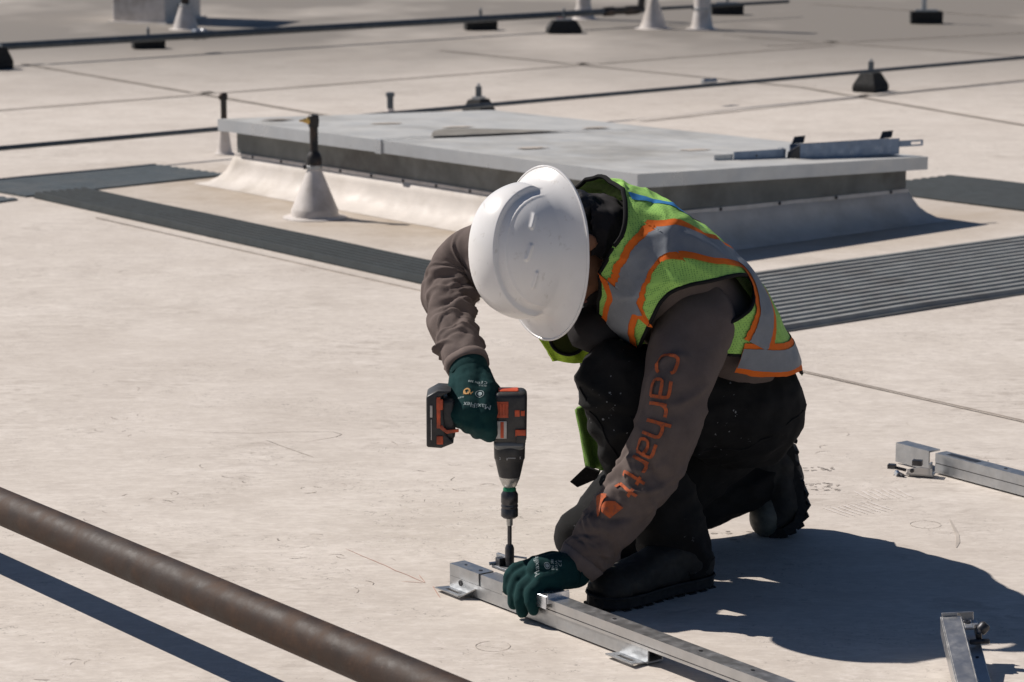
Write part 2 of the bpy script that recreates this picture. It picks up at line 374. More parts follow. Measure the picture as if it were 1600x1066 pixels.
# welded laps between the membrane sheets: a low step with a line of dirt along its foot
def lap(a, b, dark=True, w=0.07, lw=0.008):
    a = V(a[0], a[1], 0); b = V(b[0], b[1], 0); d = (b - a).normalized(); n = V(-d.y, d.x, 0)
    MB().hexa(gstrip(a + n * w / 2, b + n * w / 2, w, -0.002, 0.0035)).build('lap_seam', M['roof'], roof)
    wavy_strip('dirt_line', a - n * lw, b - n * lw, lw, M['seam'] if dark else M['seam_mid'], 0.0045, 0.003)
lap((0.7183, 6.962, 0), (1.3006, 6.2024, 0), True, 0.05, 0.010)
lap((-2.9755, 16.4729, 0), (-0.7551, 13.1858, 0), False, 0.08, 0.03)
lap((-2.7738, 13.5242, 0), (2.1291, 17.939, 0), False, 0.08, 0.03)
lap((-0.4574, 17.5095, 0), (1.6331, 14.9132, 0), False, 0.08, 0.03)
lap((1.6331, 14.9132, 0), (2.6068, 12.6941, 0), False, 0.08, 0.03)
lap((0.6264, 13.126, 0), (3.2067, 15.676, 0), False, 0.06, 0.02)
lap((1.6982, 17.8842, 0), (3.9355, 19.2981, 0), False, 0.08, 0.035)
lap((2.4904, 22.3865, 0), (4.1512, 20.3699, 0), False, 0.08, 0.035)
lap((1.4766, 18.8635, 0), (3.4436, 16.8532, 0), False, 0.08, 0.03)
lap((-1.5244, 9.7624, 0), (-0.1154, 7.9573, 0), False, 0.02, 0.005)

# chalk marks, boot prints and rings left on the membrane
def ribbon_flat(name, pts, w, mat, z=0.0008, seed=0):
    pts = [V(p[0], p[1], 0) for p in pts]; vs = []; fs = []
    for i, p in enumerate(pts):
        d = (pts[min(i + 1, len(pts) - 1)] - pts[max(i - 1, 0)]).normalized(); n = V(-d.y, d.x, 0)
        ww = w * (0.5 + 0.9 * abs(noise.noise((i * 0.7, seed, 2.2)))) * (0.4 if i in (0, len(pts) - 1) else 1)
        vs += [p - n * ww / 2 + V(0, 0, z), p + n * ww / 2 + V(0, 0, z)]
        if i: o = 2 * i; fs.append((o - 2, o, o + 1, o - 1))
    return link(name, mesh(vs, fs), mat, roof)
def lerp_pts(a, b, n, amp=0.0, seed=0.0):
    a = V(a); b = V(b); return [a.lerp(b, i / n) + V(noise.noise((i * .5, seed, 0)), noise.noise((i * .5, seed, 9)), 0) * amp for i in range(n + 1)]
ribbon_flat('chalk_line', lerp_pts((-0.3278, 5.127, 0), (-0.1637, 4.8831, 0), 14, 0.004, 1), 0.0024, M['chalk_red'])
ribbon_flat('chalk_line', lerp_pts((-0.1637, 4.8831, 0), (-0.2074, 4.8919, 0), 5, 0.002, 2), 0.003, M['chalk_red'])
ribbon_flat('chalk_line', lerp_pts((-0.1637, 4.8831, 0), (-0.1763, 4.9364, 0), 4, 0.001, 3), 0.003, M['chalk_red'])
ribbon_flat('chalk_line', lerp_pts((-0.1485, 4.8569, 0), (-0.1225, 4.8224, 0), 4, 0.001, 4), 0.004, M['chalk_red'])
ribbon_flat('chalk_line', lerp_pts((-0.1485, 4.8569, 0), (-0.1321, 4.7798, 0), 4, 0.001, 5), 0.003, M['chalk_red'])
def ring(c, r, w, mat, seed, a0=0, a1=360):
    c = V(c); n = 40
    ribbon_flat('ring_mark', [c + V(math.cos(rad(a0 + (a1 - a0) * i / n)), math.sin(rad(a0 + (a1 - a0) * i / n)), 0) * r for i in range(n + 1)], w, mat, seed=seed)
ring((-0.0333, 4.4821, 0), 0.030, 0.0018, M['seam_soft'], 1, 100, 400)
ring((0.8431, 5.3166, 0), 0.031, 0.0022, M['seam_soft'], 2)
random.seed(4)
def print_dots(c, lx, ly, ang, n, mat, size=0.006):
    c = V(c); vs = []; fs = []
    for i in range(n):
        x = random.uniform(-1, 1) * lx; y = random.uniform(-1, 1) * ly
        if (x / lx) ** 2 + (y / ly) ** 2 > 1: continue
        p = c + V(x * math.cos(ang) - y * math.sin(ang), x * math.sin(ang) + y * math.cos(ang), 0.0009)
        k = len(vs); m = 6; s = size * random.uniform(0.5, 1.3)
        for j in range(m): vs.append(p + V(math.cos(j * 6.283 / m) * s * random.uniform(0.7, 1.5), math.sin(j * 6.283 / m) * s * random.uniform(0.5, 1.1), 0))
        fs.append(tuple(range(k, k + m)))
    return link('boot_print', mesh(vs, fs), mat, roof)
print_dots((0.6856, 5.8053, 0), 0.045, 0.02, 0.1, 26, M['scuff_dark'], 0.0045)
print_dots((0.6661, 5.6332, 0), 0.045, 0.05, 0.1, 44, M['scuff_dark'], 0.0045)
print_dots((0.4493, 5.2252, 0), 0.05, 0.05, 0.3, 12, M['scuff_dark'], 0.006)
def bar_print(c, ang, n, mat, l=0.045, sp=0.016):
    c = V(c); d = V(math.cos(ang), math.sin(ang), 0); q = V(-d.y, d.x, 0)
    for i in range(n):
        p = c + d * (i - n / 2) * sp
        ribbon_flat('boot_print', lerp_pts(p - q * l, p + q * l, 6, 0.004, i), 0.007, mat, 0.0008, i)
bar_print((0.7281, 5.4488, 0), 0.5, 8, M['scuff_pale']); bar_print((0.799, 5.5761, 0), 0.3, 7, M['scuff_pale'])


def scuffs(c, n, spread, mat, ln=0.05, w=0.004, seed=0):
    random.seed(seed); c = V(c)
    for i in range(n):
        p = c + V(random.gauss(0, spread), random.gauss(0, spread * 1.3), 0); a = random.uniform(0, 6.28); l = random.uniform(0.3, 1) * ln; k = random.uniform(-2.5, 2.5)
        pts = []; q = p.copy(); aa = a
        for j in range(7): pts.append(q.copy()); q += V(math.cos(aa), math.sin(aa), 0) * l / 6; aa += k / 6
        ribbon_flat('scuff_mark', pts, w * random.uniform(0.4, 1.1), mat, 0.0007 + 0.00012 * (i % 4), seed * 3 + i)
for i, (p, n, sp) in enumerate((((-0.9473, 6.3225, 0), 7, .03), ((-0.9679, 6.2024, 0), 5, .02), ((-0.9035, 6.1748, 0), 5, .02), ((-0.7265, 5.5423, 0), 8, .05), ((-0.8391, 5.3426, 0), 6, .03), ((-0.602, 5.7931, 0), 8, .05), ((-0.7486, 5.5034, 0), 7, .05),
        ((-0.4179, 5.1512, 0), 6, .025), ((-0.3305, 5.0698, 0), 6, .03), ((-0.3888, 5.6738, 0), 6, .06), ((-0.1409, 5.7629, 0), 7, .06), ((-0.1095, 5.5874, 0), 8, .06), ((-0.2148, 5.476, 0), 6, .07), ((-0.3967, 6.9533, 0), 4, .04), ((-1.0221, 6.7845, 0), 5, .06), ((-0.9334, 7.7178, 0), 4, .04),
        ((-0.2374, 6.0799, 0), 6, .05), ((-0.2563, 4.9544, 0), 6, .05), ((-0.7452, 4.3549, 0), 7, .03), ((-0.4027, 4.5197, 0), 5, .04), ((0.8008, 6.5844, 0), 5, .05), ((1.0963, 6.4322, 0), 5, .08), ((1.0499, 5.8858, 0), 6, .05), ((0.7122, 6.0799, 0), 6, .05), ((-1.4717, 8.5979, 0), 3, .05), ((-1.2588, 8.559, 0), 2, .02))):
    scuffs(p, max(2, n * 2 // 3), sp, M['scuff_dark'] if i % 3 else M['seam_soft'], 0.045, 0.0030, i + 1)
ribbon_flat('scuff_mark', [(-0.8015, 6.2024, 0), (-0.7077, 6.1748, 0), (-0.6017, 6.1679, 0), (-0.4975, 6.1817, 0), (-0.4221, 6.1817, 0), (-0.3993, 6.1542, 0), (-0.411, 6.127, 0), (-0.4465, 6.1, 0), (-0.4856, 6.0666, 0)], 0.0028, M['seam_soft'])
ribbon_flat('scuff_mark', [(0.8993, 5.3582, 0), (0.8972, 5.296, 0), (0.8951, 5.2352, 0), (0.8866, 5.1757, 0), (0.8765, 5.1367, 0)], 0.012, M['seam_soft'])
ribbon_flat('scuff_mark', lerp_pts((-0.5724, 6.0933, 0), (-0.4481, 5.9173, 0), 8, .003, 4), 0.004, M['seam_soft'])

# ------------------------------------------------------------------ ribbed walkway mats
def walkway(name, a, b, width, side, label, ribs, base_mat='tread', h=0.019):
    """ribbed mat: edge a-b on the ground, body to the side given; ribs run along it"""
    a = V(a[0], a[1], 0); b = V(b[0], b[1], 0); d = (b - a).normalized(); n = V(-d.y, d.x, 0) * side
    root = empty(name, a, label, 'walkway mat', 'walkway mats around the roof hatch')
    prof = [(0, 0.002), (0, 0.006)]; p = width / ribs
    for i in range(ribs):
        x = i * p; prof += [(x + p * .12, .006), (x + p * .26, h), (x + p * .62, h), (x + p * .78, .006)]
    prof += [(width, .006), (width, .002)]
    L = (b - a).length; k = max(2, int(L / 0.10)); vs = []; fs = []; m = len(prof)
    for i in range(k + 1):
        s = L * i / k
        for x, z in prof:
            wob = 0.003 * noise.noise((s * 1.7, x * 2, 4.0)) + .0005
            vs.append(a + d * s + n * x + V(0, 0, max(0.002, z + wob if z > .004 else z)))
        if i:
            o = (i - 1) * m
            for j in range(m - 1): fs.append((o + j, o + j + 1, o + m + j + 1, o + m + j))
    fs.append(tuple(range(m))); fs.append(tuple(range(k * m, k * m + m)))
    me = mesh(vs, fs); recalc(me)
    link('ribbed_surface', me, M[base_mat], root)
    return root
walkway('walkway_mat', (0.5194, 7.2643, 0), (2.7139, 9.0182, 0), 0.76, 1, 'grey ribbed walkway mat lying right of the roof hatch behind the worker', 15)
walkway('walkway_mat', (-1.8496, 10.3076, 0), (-0.0775, 8.0206, 0), 0.235, 1, 'dark ribbed walkway mat lying left of the worker in front of the hatch', 7, 'tread_dark', 0.024)
walkway('walkway_mat', (-1.8826, 10.3261, 0), (-1.1792, 10.9885, 0), 0.52, 1, 'grey walkway mat running from the left photo edge to the hatch corner', 10, 'tread_mid', 0.009)
walkway('walkway_mat', (-2.2391, 9.8127, 0), (-1.8973, 10.2431, 0), 0.70, 1, 'short grey walkway mat at the left edge of the photo beyond the dark one', 12, 'tread_mid', 0.009)
walkway('walkway_mat', (1.3436, 10.5737, 0), (2.2844, 9.5025, 0), 0.62, 1, 'slate walkway mat running right from behind the right end of the hatch', 12, 'tread_dark', 0.009)

# ------------------------------------------------------------------ roof hatch
HN, HL, HF, HR = V((0.4124, 8.7861, 0.285)), V((-1.1787, 10.7403, 0.262)), V((-0.0831, 11.6189, 0.209)), V((1.5103, 9.7135, 0.232))   # the lid falls towards the far side
eL = (HL - HN).normalized(); eR = (HR - HN).normalized()
def hpt(s, t, z):                        # s along the left edge 0..1, t along the right edge 0..1
    p = (HN * (1 - s) + HL * s) * (1 - t) + (HR * (1 - s) + HF * s) * t
    return V(p.x, p.y, p.z + z - 0.25 if z > 0.14 else z * p.z / 0.25)
hatch = empty('roof_hatch', hpt(.5, .5, 0), 'low rectangular metal-topped roof hatch on white flashed curb behind the worker', 'roof hatch')
def inset(d):
    lL = (HL - HN).length; lR = (HR - HN).length
    return d / lL, d / lR
def frame_sheet(name, profile, mat, jit=0.0, n=40, smooth=False):
    """profile: list of (outset, z) swept round the four sides"""
    vs = []; fs = []; m = len(profile); ring_pts = []
    for k in range(4):
        c0, c1 = [(0, 0), (1, 0), (1, 1), (0, 1)][k], [(1, 0), (1, 1), (0, 1), (0, 0)][k]
        for i in range(n):
            f = i / n; ring_pts.append((c0[0] + (c1[0] - c0[0]) * f, c0[1] + (c1[1] - c0[1]) * f))
    N = len(ring_pts)
    for (s, t_) in ring_pts:
        for (o, z) in profile:
            a, b = inset(o)
            p = hpt(-a + s * (1 + 2 * a), -b + t_ * (1 + 2 * b), z)
            if jit and z > 0.002: 
                q = jit * noise.noise((p.x * 4, p.y * 4, z * 6)); p += V(q, -q, q * 0.5)
            vs.append(p)
    for i in range(N):
        j = (i + 1) % N
        for k in range(m - 1): fs.append((i * m + k, j * m + k, j * m + k + 1, i * m + k + 1))
    me = mesh(vs, fs); recalc(me)
    o = link(name, me, mat, hatch, smooth)
    return o
frame_sheet('curb', [(-0.055, 0.05), (-0.055, 0.203)], M['curb'])
frame_sheet('flashing', [(0.075, 0.001), (0.03, 0.010), (0.0, 0.030), (-0.02, 0.052), (-0.036, 0.084), (-0.044, 0.108), (-0.048, 0.110), (-0.0565, 0.111)], M['membrane'], 0.010, 60, True)
frame_sheet('termination_bar', [(-0.052, 0.107), (-0.047, 0.109), (-0.047, 0.122), (-0.0545, 0.123)], M['boot_white'], 0.003, 60)
sseam = 0.565
for (s0, s1, nm) in ((0.0, sseam - 0.0015, 'lid_panel'), (sseam + 0.0015, 1.0, 'lid_panel')):
    n_ = 14; vs = []; fs = []
    for i in range(n_ + 1):
        for j in range(n_ + 1):
            s = s0 + (s1 - s0) * i / n_; t_ = j / n_
            z = 0.25 + 0.004 * math.sin(math.pi * i / n_) * math.sin(math.pi * j / n_) + 0.0015 * noise.noise((s * 6, t_ * 4, 2))
            vs.append(hpt(s, t_, z))
    for i in range(n_):
        for j in range(n_): q = i * (n_ + 1) + j; fs.append((q, q + 1, q + n_ + 2, q + n_ + 1))
    b0 = len(vs); edge = [(i, 0) for i in range(n_ + 1)] + [(n_, j) for j in range(1, n_ + 1)] + [(i, n_) for i in range(n_ - 1, -1, -1)] + [(0, j) for j in range(n_ - 1, 0, -1)]
    for (i, j) in edge: p = vs[i * (n_ + 1) + j]; vs.append(V(p.x, p.y, p.z - 0.047))
    for k, (i, j) in enumerate(edge):
        i2, j2 = edge[(k + 1) % len(edge)]; fs.append((i * (n_ + 1) + j, i2 * (n_ + 1) + j2, b0 + (k + 1) % len(edge), b0 + k))
    fs.append(tuple(range(b0, b0 + len(edge))))
    me = mesh(vs, fs); recalc(me)
    me.materials.append(M['hatch_sheet']); me.materials.append(M['fascia'])
    o = bpy.data.objects.new(nm, me); COL.objects.link(o); o.parent = hatch; o.matrix_parent_inverse = Matrix.Translation(hatch.location).inverted()
    for p in me.polygons: p.material_index = 0 if p.normal.z > 0.6 else 1
# folded edge lips, corner trims, seam cover and a ponded stain on the lid
MB().hexa([hpt(sseam - .004, -.004, .200), hpt(sseam + .010, -.004, .200), hpt(sseam + .010, .004, .200), hpt(sseam - .004, .004, .200), hpt(sseam - .004, -.004, .253), hpt(sseam + .010, -.004, .253), hpt(sseam + .010, .004, .253), hpt(sseam - .004, .004, .253)]).build('joint_cover', M['fascia'], hatch)
vs = []; fs = []
for i in range(31):
    t_ = 0.02 + 0.62 * i / 30; w = 0.003 + 0.105 * max(0, math.sin(math.pi * max(0, (i - 7) / 23.0))) ** 1.2 + 0.002 * noise.noise((i * .6, 1, 1))
    vs += [hpt(sseam - 0.002, t_, 0.2562), hpt(sseam - 0.002 + w, t_ - w * .2, 0.2562)]
    if i: o = 2 * i; fs.append((o - 2, o, o + 1, o - 1))
link('pond_stain', mesh(vs, fs), simple('pond_stain', (0.21, 0.195, 0.17), 0.8, var=0.3, scale=12), hatch)
vs = []; fs = []
for i in range(41):
    t_ = 0.0 + 0.72 * i / 40; w = 0.0035 + 0.0035 * noise.noise((i * .9, 7, 1)); cx = sseam + .003 * noise.noise((i * .25, 3, 3))
    vs += [hpt(cx - w * .5, t_, 0.2567), hpt(cx + w * .5, t_, 0.2567)]
    if i: o = 2 * i; fs.append((o - 2, o, o + 1, o - 1))
link('seam_gap', mesh(vs, fs), M['screw'], hatch)
for k, (s, t_) in enumerate(((.93, .12), (.80, .33), (.7, .45), (.35, .2), (.22, .55), (.6, .8))):
    vs = [hpt(s + .012 * math.cos(a) * (1 + .5 * noise.noise((a, k, 0))), t_ + .05 * math.sin(a) * (1 + .6 * noise.noise((a, k, 5))), .2562) for a in [i * .4 for i in range(16)]]
    link('lid_stain', mesh(vs, [tuple(range(16))]), M['seam_soft'] if k else M['seam'], hatch)
for k in range(12):
    s = 0.06 + k * 0.079
    a, b = inset(0.0465); p = hpt(s, b, 0.116) ; nrm = (HN - HR).normalized()
    MB().lathe(p - nrm * .004, [(0.006, 0), (0.006, 0.006), (0.003, 0.008)], nrm, 10).build('screw', M['screw'], hatch, True)
for k in range(5):
    t_ = 0.1 + k * .2; a, b = inset(0.0465); p = hpt(a, t_, 0.116); nrm = (HN - HL).normalized()
    MB().lathe(p - nrm * .004, [(0.006, 0), (0.006, 0.006), (0.003, 0.008)], nrm, 10).build('screw', M['screw'], hatch, True)

# ------------------------------------------------------------------ pipes and conduits
def pipe(name, a, b, r, mat, label, cat, seg=40):
    a = V(a); b = V(b)
    pts = [a.lerp(b, i / seg) for i in range(seg + 1)]
    o = MB().tube(pts, r, 24).build(name, M[mat], None, True); return tag(o, label, cat)
pa, pb = V((-0.9567, 4.8781, 0.15)), V((-0.145, 3.818, 0.15)); dpp = (pb - pa).normalized()
near_pipe = pipe('steel_pipe', pa - dpp * 2.0, pb + dpp * 2.0, 0.0335, 'rust', 'thick rusty brown steel pipe crossing the bottom left corner of the roof', 'pipe')

def conduit(name, pts, r, label, cat, couplings=()):
    root = empty(name, pts[0], label, cat)
    MB().tube([V(p) for p in pts], r, 14).build('tube', M['conduit'], root, True)
    for c in couplings:
        c = V(c); d = (V(pts[-1]) - V(pts[0])).normalized()
        MB().lathe(c - d * .05, [(r * 1.1, 0), (r * 1.55, .006), (r * 1.55, .04), (r * 1.25, .045), (r * 1.25, .06), (r * 1.55, .065), (r * 1.55, .095), (r * 1.1, .1)], d, 14).build('coupling', M['galv'], root, True)
    return root
ca, cb = V((-2.0933, 10.9449, 0.12)), V((2.9425, 15.4823, 0.12)); dc = (cb - ca).normalized()
conduit('conduit', [ca - dc * 3, cb + dc * 6], 0.0105, 'thin grey conduit running right across the roof behind the hatch', 'conduit', [(1.0232, 13.9609, 0.12)])
fa, fb, fc = V((-3.105, 16.3493, 0.115)), V((0.9635, 19.848, 0.115)), V((2.127, 20.8046, 0.115)); df = (fb - fa).normalized()
fp = conduit('far_pipe', [fa - df * 4, fb], 0.0235, 'dark thick pipe along the top left of the photo on rubber blocks', 'pipe', [(-2.0086, 17.3531, 0.115)])
MB().tube([fb - V(.02, .02, 0), fb + V(.0, .0, .2)], 0.027, 16).build('riser', M['black_iron'], fp, True)
MB().lathe(fb - df * .4, [(.027, 0), (.034, .01), (.034, .10), (.027, .11), (.027, .22), (.034, .23), (.034, .33), (.03, .36)], df, 16).build('fitting', M['black_iron'], fp, True)
tag(MB().tube([fb + df * .06, fc], 0.013, 12).build('thin_conduit', M['conduit'], None, True), 'thin dark conduit near the top right between two white flashings and a block', 'conduit')

def rubber_block(c, size, ang, label, clamp_h=0.05, trap=0.0, h=0.085, rise=True, pipe_z=None):
    root = empty('pipe_support', V(c[0], c[1], 0), label, 'pipe support', 'rubber blocks under the rooftop pipes')
    u = V(math.cos(ang), math.sin(ang), 0); v = V(-u.y, u.x, 0); lx, ly = size; b = V(c[0], c[1], 0.002)
    w0 = [(-lx, -ly), (lx, -ly), (lx, ly), (-lx, ly)]
    k = 1 - trap
    p = [b + u * x + v * y for x, y in w0] + [b + u * x + v * y + V(0, 0, h * .35) for x, y in w0]
    mb = MB().hexa(p)
    p2 = [b + u * x + v * y + V(0, 0, h * .35) for x, y in w0] + [b + u * x * k + v * y * k + V(0, 0, h) for x, y in w0]
    mb2 = MB().hexa([q + V(0, 0, -.0005) if i < 4 else q for i, q in enumerate(p2)])
    mb.build('base', M['rubber'], root, bevel=0.006); mb2.build('block', M['rubber'], root, bevel=0.006)
    MB().box(b + V(0, 0, h + .006), u * lx * .7 * k, v * .02, V(0, 0, .006)).build('strut_channel', M['galv'], root)
    if rise:
        MB().box(b + V(0, 0, h + .012 + clamp_h / 2), u * .008, v * .014, V(0, 0, clamp_h / 2)).build('clamp', M['conduit'], root, bevel=.002)
        MB().lathe(b + V(0, 0, h + .012 + clamp_h), [(.008, 0), (.008, .012), (.004, .014)], n=8).build('bolt', M['galv'], root)
    return root
ang_p = math.atan2(dc.y, dc.x)
rubber_block((1.9586, 14.6873, 0), (0.088, 0.07), ang_p + .25, 'black pyramid-topped rubber block under the thin conduit at upper right', 0.05, 0.42, 0.10)
rubber_block((-0.164, 13.2158, 0), (0.075, 0.06), ang_p + .3, 'dark pipe support peeking over the far edge of the hatch', 0.05, 0.4, 0.10)
rubber_block((-2.3827, 17.6682, 0), (0.105, 0.05), ang_p - .4, 'flat black rubber block under the dark pipe at upper left', 0.055, 0.0, 0.06)
rubber_block((-0.225, 19.3619, 0), (0.115, 0.05), ang_p - .5, 'flat black rubber block under the dark pipe at top centre', 0.06, 0.0, 0.07)
bk = rubber_block((0.3659, 19.0474, 0), (0.12, 0.07), ang_p - .6, 'large sloped black rubber block with orange mark left of the white cone', 0.06, 0.30, 0.09)
MB().box(V((0.3559, 19.753, 0)) + V(0, -.07, 0.075), V(.03, 0, 0), V(0, .006, 0), V(0, .01, .014)).build('orange_sticker', M['drill_orange'], bk)
rubber_block((1.6734, 21.026, 0), (0.125, 0.05), ang_p - .7, 'flat black rubber block right of the white standing pipe at the top', 0.07, 0.0, 0.085)
bk = rubber_block((3.0705, 20.0226, 0), (0.118, 0.06), -.05, 'black rubber block carrying an upright post at the top right', 0.02, 0.0, 0.09, False)
MB().tube([V((3.0618, 20.0911, 0)) + V(0, 0, .09), V((3.0618, 20.0911, 0)) + V(0, 0, .5)], 0.02, 12).build('post', M['galv'], bk, True)
rubber_block((-3.0947, 16.1091, 0), (0.10, 0.06), ang_p + .2, 'black rubber block cut off by the left photo edge', 0.04, 0.35, 0.13)

# ------------------------------------------------------------------ white pipe flashings
def flashing(name, c, prof, stem, label, stem_prof=None, elbow=None, clamp=None):
    b = V(c[0], c[1], 0.002)
    root = empty(name, V(c[0], c[1], 0), label, 'pipe flashing', 'white flashings round roof pipes')
    MB().lathe(b, [(prof[0][0] * 1.35, 0), (prof[0][0] * 1.32, .002), (prof[0][0] * 1.04, .004)] + prof, n=36).build('boot', M['boot_white'], root, 35)
    if stem_prof: MB().lathe(b, stem_prof, n=20).build('stem', M[stem], root, 40)
    if clamp:
        z, r = clamp
        MB().lathe(b + V(0, 0, z), [(r, 0), (r + .003, .002), (r + .003, .012), (r, .014)], n=20).build('hose_clamp', M['galv'], root)
        MB().box(b + V(-r - .006, -.004, z + .007), V(.006, 0, 0), V(0, .005, 0), V(0, 0, .008)).build('clamp_screw', M['screw'], root)
    return root
cn = flashing('pipe_flashing', (-0.7235, 9.7791, 0), [(0.088, 0.006), (0.086, 0.03), (0.083, .034), (0.030, 0.165), (0.0265, 0.172), (0.0265, 0.195)], 'black_iron',
    'white cone flashing with black gas pipe left of the hard hat', [(.022, .15), (.022, .192), (.029, .193), (.029, .218), (.024, .232), (.0175, .240), (.0155, .246), (.0155, .33), (.019, .332), (.019, .372), (.015, .376)], clamp=(.178, .027))
b = V((-0.7235, 9.7791, 0)); 
MB().lathe(b + V(.0, 0, .357), [(.015, -.018), (.017, -.015), (.017, .012), (.013, .016)], (-1, -.25, 0), 14).build('elbow', M['black_iron'], cn, True)
MB().lathe(b + V(-.012, -.003, .357), [(.011, 0), (.014, .003), (.014, .012), (.009, .015), (.009, .024), (.005, .026), (.004, .04)], (-1, -.25, 0), 6).build('brass_plug', M['brass'], cn)
flashing('pipe_flashing', (-2.3491, 19.426, 0), [(0.09, 0.006), (0.085, .03), (0.045, 0.15), (0.04, 0.17)], 'black_iron', 'white cone flashing with black pipe in front of the white box', [(.03, .15), (.03, .5)], clamp=(.165, .04))
flashing('pipe_flashing', (1.0213, 19.4905, 0), [(0.10, 0.006), (0.09, .03), (0.032, 0.21), (0.028, 0.24)], 'galv', 'white cone flashing at the top centre beside the pipe fitting', [(.024, .2), (.024, .6)])
flashing('pipe_flashing', (1.368, 19.426, 0), [(0.085, 0.006), (0.075, .03), (0.062, 0.12), (0.060, 0.13), (.06, .8)], 'boot_white', 'white wrapped standing pipe right of the cone at the top centre', None, clamp=(.14, .061))
flashing('pipe_flashing', (0.5443, 20.5122, 0), [(0.085, 0.006), (0.075, .03), (0.056, 0.10), (0.054, 0.11), (.054, .8)], 'boot_white', 'white wrapped standing pipe behind the sloped black block at the top')
fl = flashing('pipe_flashing', (-1.2632, 11.7632, 0), [(0.034, 0.006), (0.03, .03), (0.021, 0.10), (0.02, 0.14)], 'black_iron', 'slim white flashing with black pipe behind the left hatch corner', [(.0135, .12), (.0135, .235), (.018, .237), (.018, .26), (.012, .268)])
MB().lathe(V((-1.2632, 11.7632, 0)) + V(0, 0, .252), [(.012, 0), (.015, .004), (.015, .014), (.008, .022)], (-1, -.3, 0), 12).build('elbow', M['black_iron'], fl, True)
flashing('pipe_flashing', (-0.5873, 12.9498, 0), [(0.04, 0.006), (0.036, .03), (0.019, 0.07), (0.018, 0.08)], 'conduit', 'small grey vent stub behind the far edge of the hatch', [(.0155, .07), (.0155, .135), (.021, .137), (.021, .155), (.012, .158)])

# white box at the top left
b0, b1, b2 = V((-2.9814, 20.1601, 0)), V((-2.5635, 19.9545, 0)), V((-2.3845, 20.3699, 0)); b1.z = b2.z = b0.z = 0
u1 = b0 - b1; u2 = (b2 - b1); u2 = V(u2.x, abs(u2.y) + .35, 0)
box = empty('roof_curb_box', b1, 'tall white membrane-wrapped box at the top left of the roof', 'roof curb')
MB().hexa([b1, b1 + u2, b1 + u1 + u2, b1 + u1] + [p + V(0, 0, 0.9) for p in (b1, b1 + u2, b1 + u1 + u2, b1 + u1)]).build('wrapped_sides', M['boot_white'], box, bevel=0.012, seg=3)
cc = b1 + (u1 + u2) / 2
MB().hexa([cc + (p - cc) * 1.13 for p in (b1, b1 + u2, b1 + u1 + u2, b1 + u1)] + [cc + (p - cc) * 1.12 + V(0, 0, 0.012) for p in (b1, b1 + u2, b1 + u1 + u2, b1 + u1)]).build('base_flange', M['membrane'], box)

# ================================================================== the worker
person = empty('person', V((0.3159, 4.9319, 0)), 'kneeling worker in white hard hat, lime vest and black trousers driving a screw', 'person')

def remesh(mb, voxel, smooth_iter=6, smooth_f=0.5, name='m'):
    """one continuous skin round a set of overlapping solids"""
    me = mesh(mb.v, mb.f, name); recalc(me)
    o = bpy.data.objects.new('tmp', me); COL.objects.link(o)
    md = o.modifiers.new('r', 'REMESH'); md.mode = 'VOXEL'; md.voxel_size = voxel; md.use_smooth_shade = True
    sm = o.modifiers.new('s', 'SMOOTH'); sm.iterations = smooth_iter; sm.factor = smooth_f
    dg = bpy.context.evaluated_depsgraph_get()
    out = bpy.data.meshes.new_from_object(o.evaluated_get(dg))
    bpy.data.objects.remove(o); bpy.data.meshes.remove(me)
    return out

def displace(me, fn):
    n = len(me.vertices); co = np.empty(n * 3); me.vertices.foreach_get('co', co); co = co.reshape(-1, 3)
    nr = np.empty(n * 3); me.vertices.foreach_get('normal', nr); nr = nr.reshape(-1, 3)
    d = np.array([fn(Vector(c)) for c in co]); co += nr * d[:, None]
    me.vertices.foreach_set('co', co.ravel()); me.update()
    return me

def ball(mb, c, axes, n=16):             # ellipsoid: centre and three axis vectors
    c = V(c); a, b, d = (V(x) for x in axes); vs = []; fs = []
    m = n // 2 + 2
    for i in range(1, m):
        th = math.pi * i / m
        for k in range(n):
            ph = 2 * math.pi * k / n; vs.append(c + a * math.sin(th) * math.cos(ph) + b * math.sin(th) * math.sin(ph) + d * math.cos(th))
    top = len(vs); vs += [c + d, c - d]
    for i in range(m - 2):
        for k in range(n): k2 = (k + 1) % n; fs.append((i * n + k, i * n + k2, (i + 1) * n + k2, (i + 1) * n + k))
    for k in range(n): k2 = (k + 1) % n; fs.append((top, k2, k)); fs.append((top + 1, (m - 2) * n + k, (m - 2) * n + k2))
    mb.add(vs, fs)
def limb(mb, pts, rs, n=20):             # tapered rounded limb through points
    pts = [V(p) for p in pts]
    P_, R_ = [], []
    d0 = (pts[0] - pts[1]).normalized(); d1 = (pts[-1] - pts[-2]).normalized()
    for a in (0.98, 0.8, 0.5): P_.append(pts[0] + d0 * rs[0] * a); R_.append(rs[0] * math.sqrt(1 - a * a))
    for i in range(len(pts) - 1):
        for k in range(4):
            f = k / 4; P_.append(pts[i].lerp(pts[i + 1], f)); R_.append(rs[i] + (rs[i + 1] - rs[i]) * f)
    P_.append(pts[-1]); R_.append(rs[-1])
    for a in (0.5, 0.8, 0.98): P_.append(pts[-1] + d1 * rs[-1] * a); R_.append(rs[-1] * math.sqrt(1 - a * a))
    mb.tube(P_, R_, n)

def crom(pts, f):                        # Catmull-Rom over a list of arrays, f in 0..1
    n = len(pts) - 1; x = min(max(f, 0), 1) * n; i = min(int(x), n - 1); u = x - i
    p0, p1, p2, p3 = pts[max(i - 1, 0)], pts[i], pts[i + 1], pts[min(i + 2, n)]
    return 0.5 * ((2 * p1) + (-p0 + p2) * u + (2 * p0 - 5 * p1 + 4 * p2 - p3) * u * u + (-p0 + 3 * p1 - 3 * p2 + p3) * u ** 3)

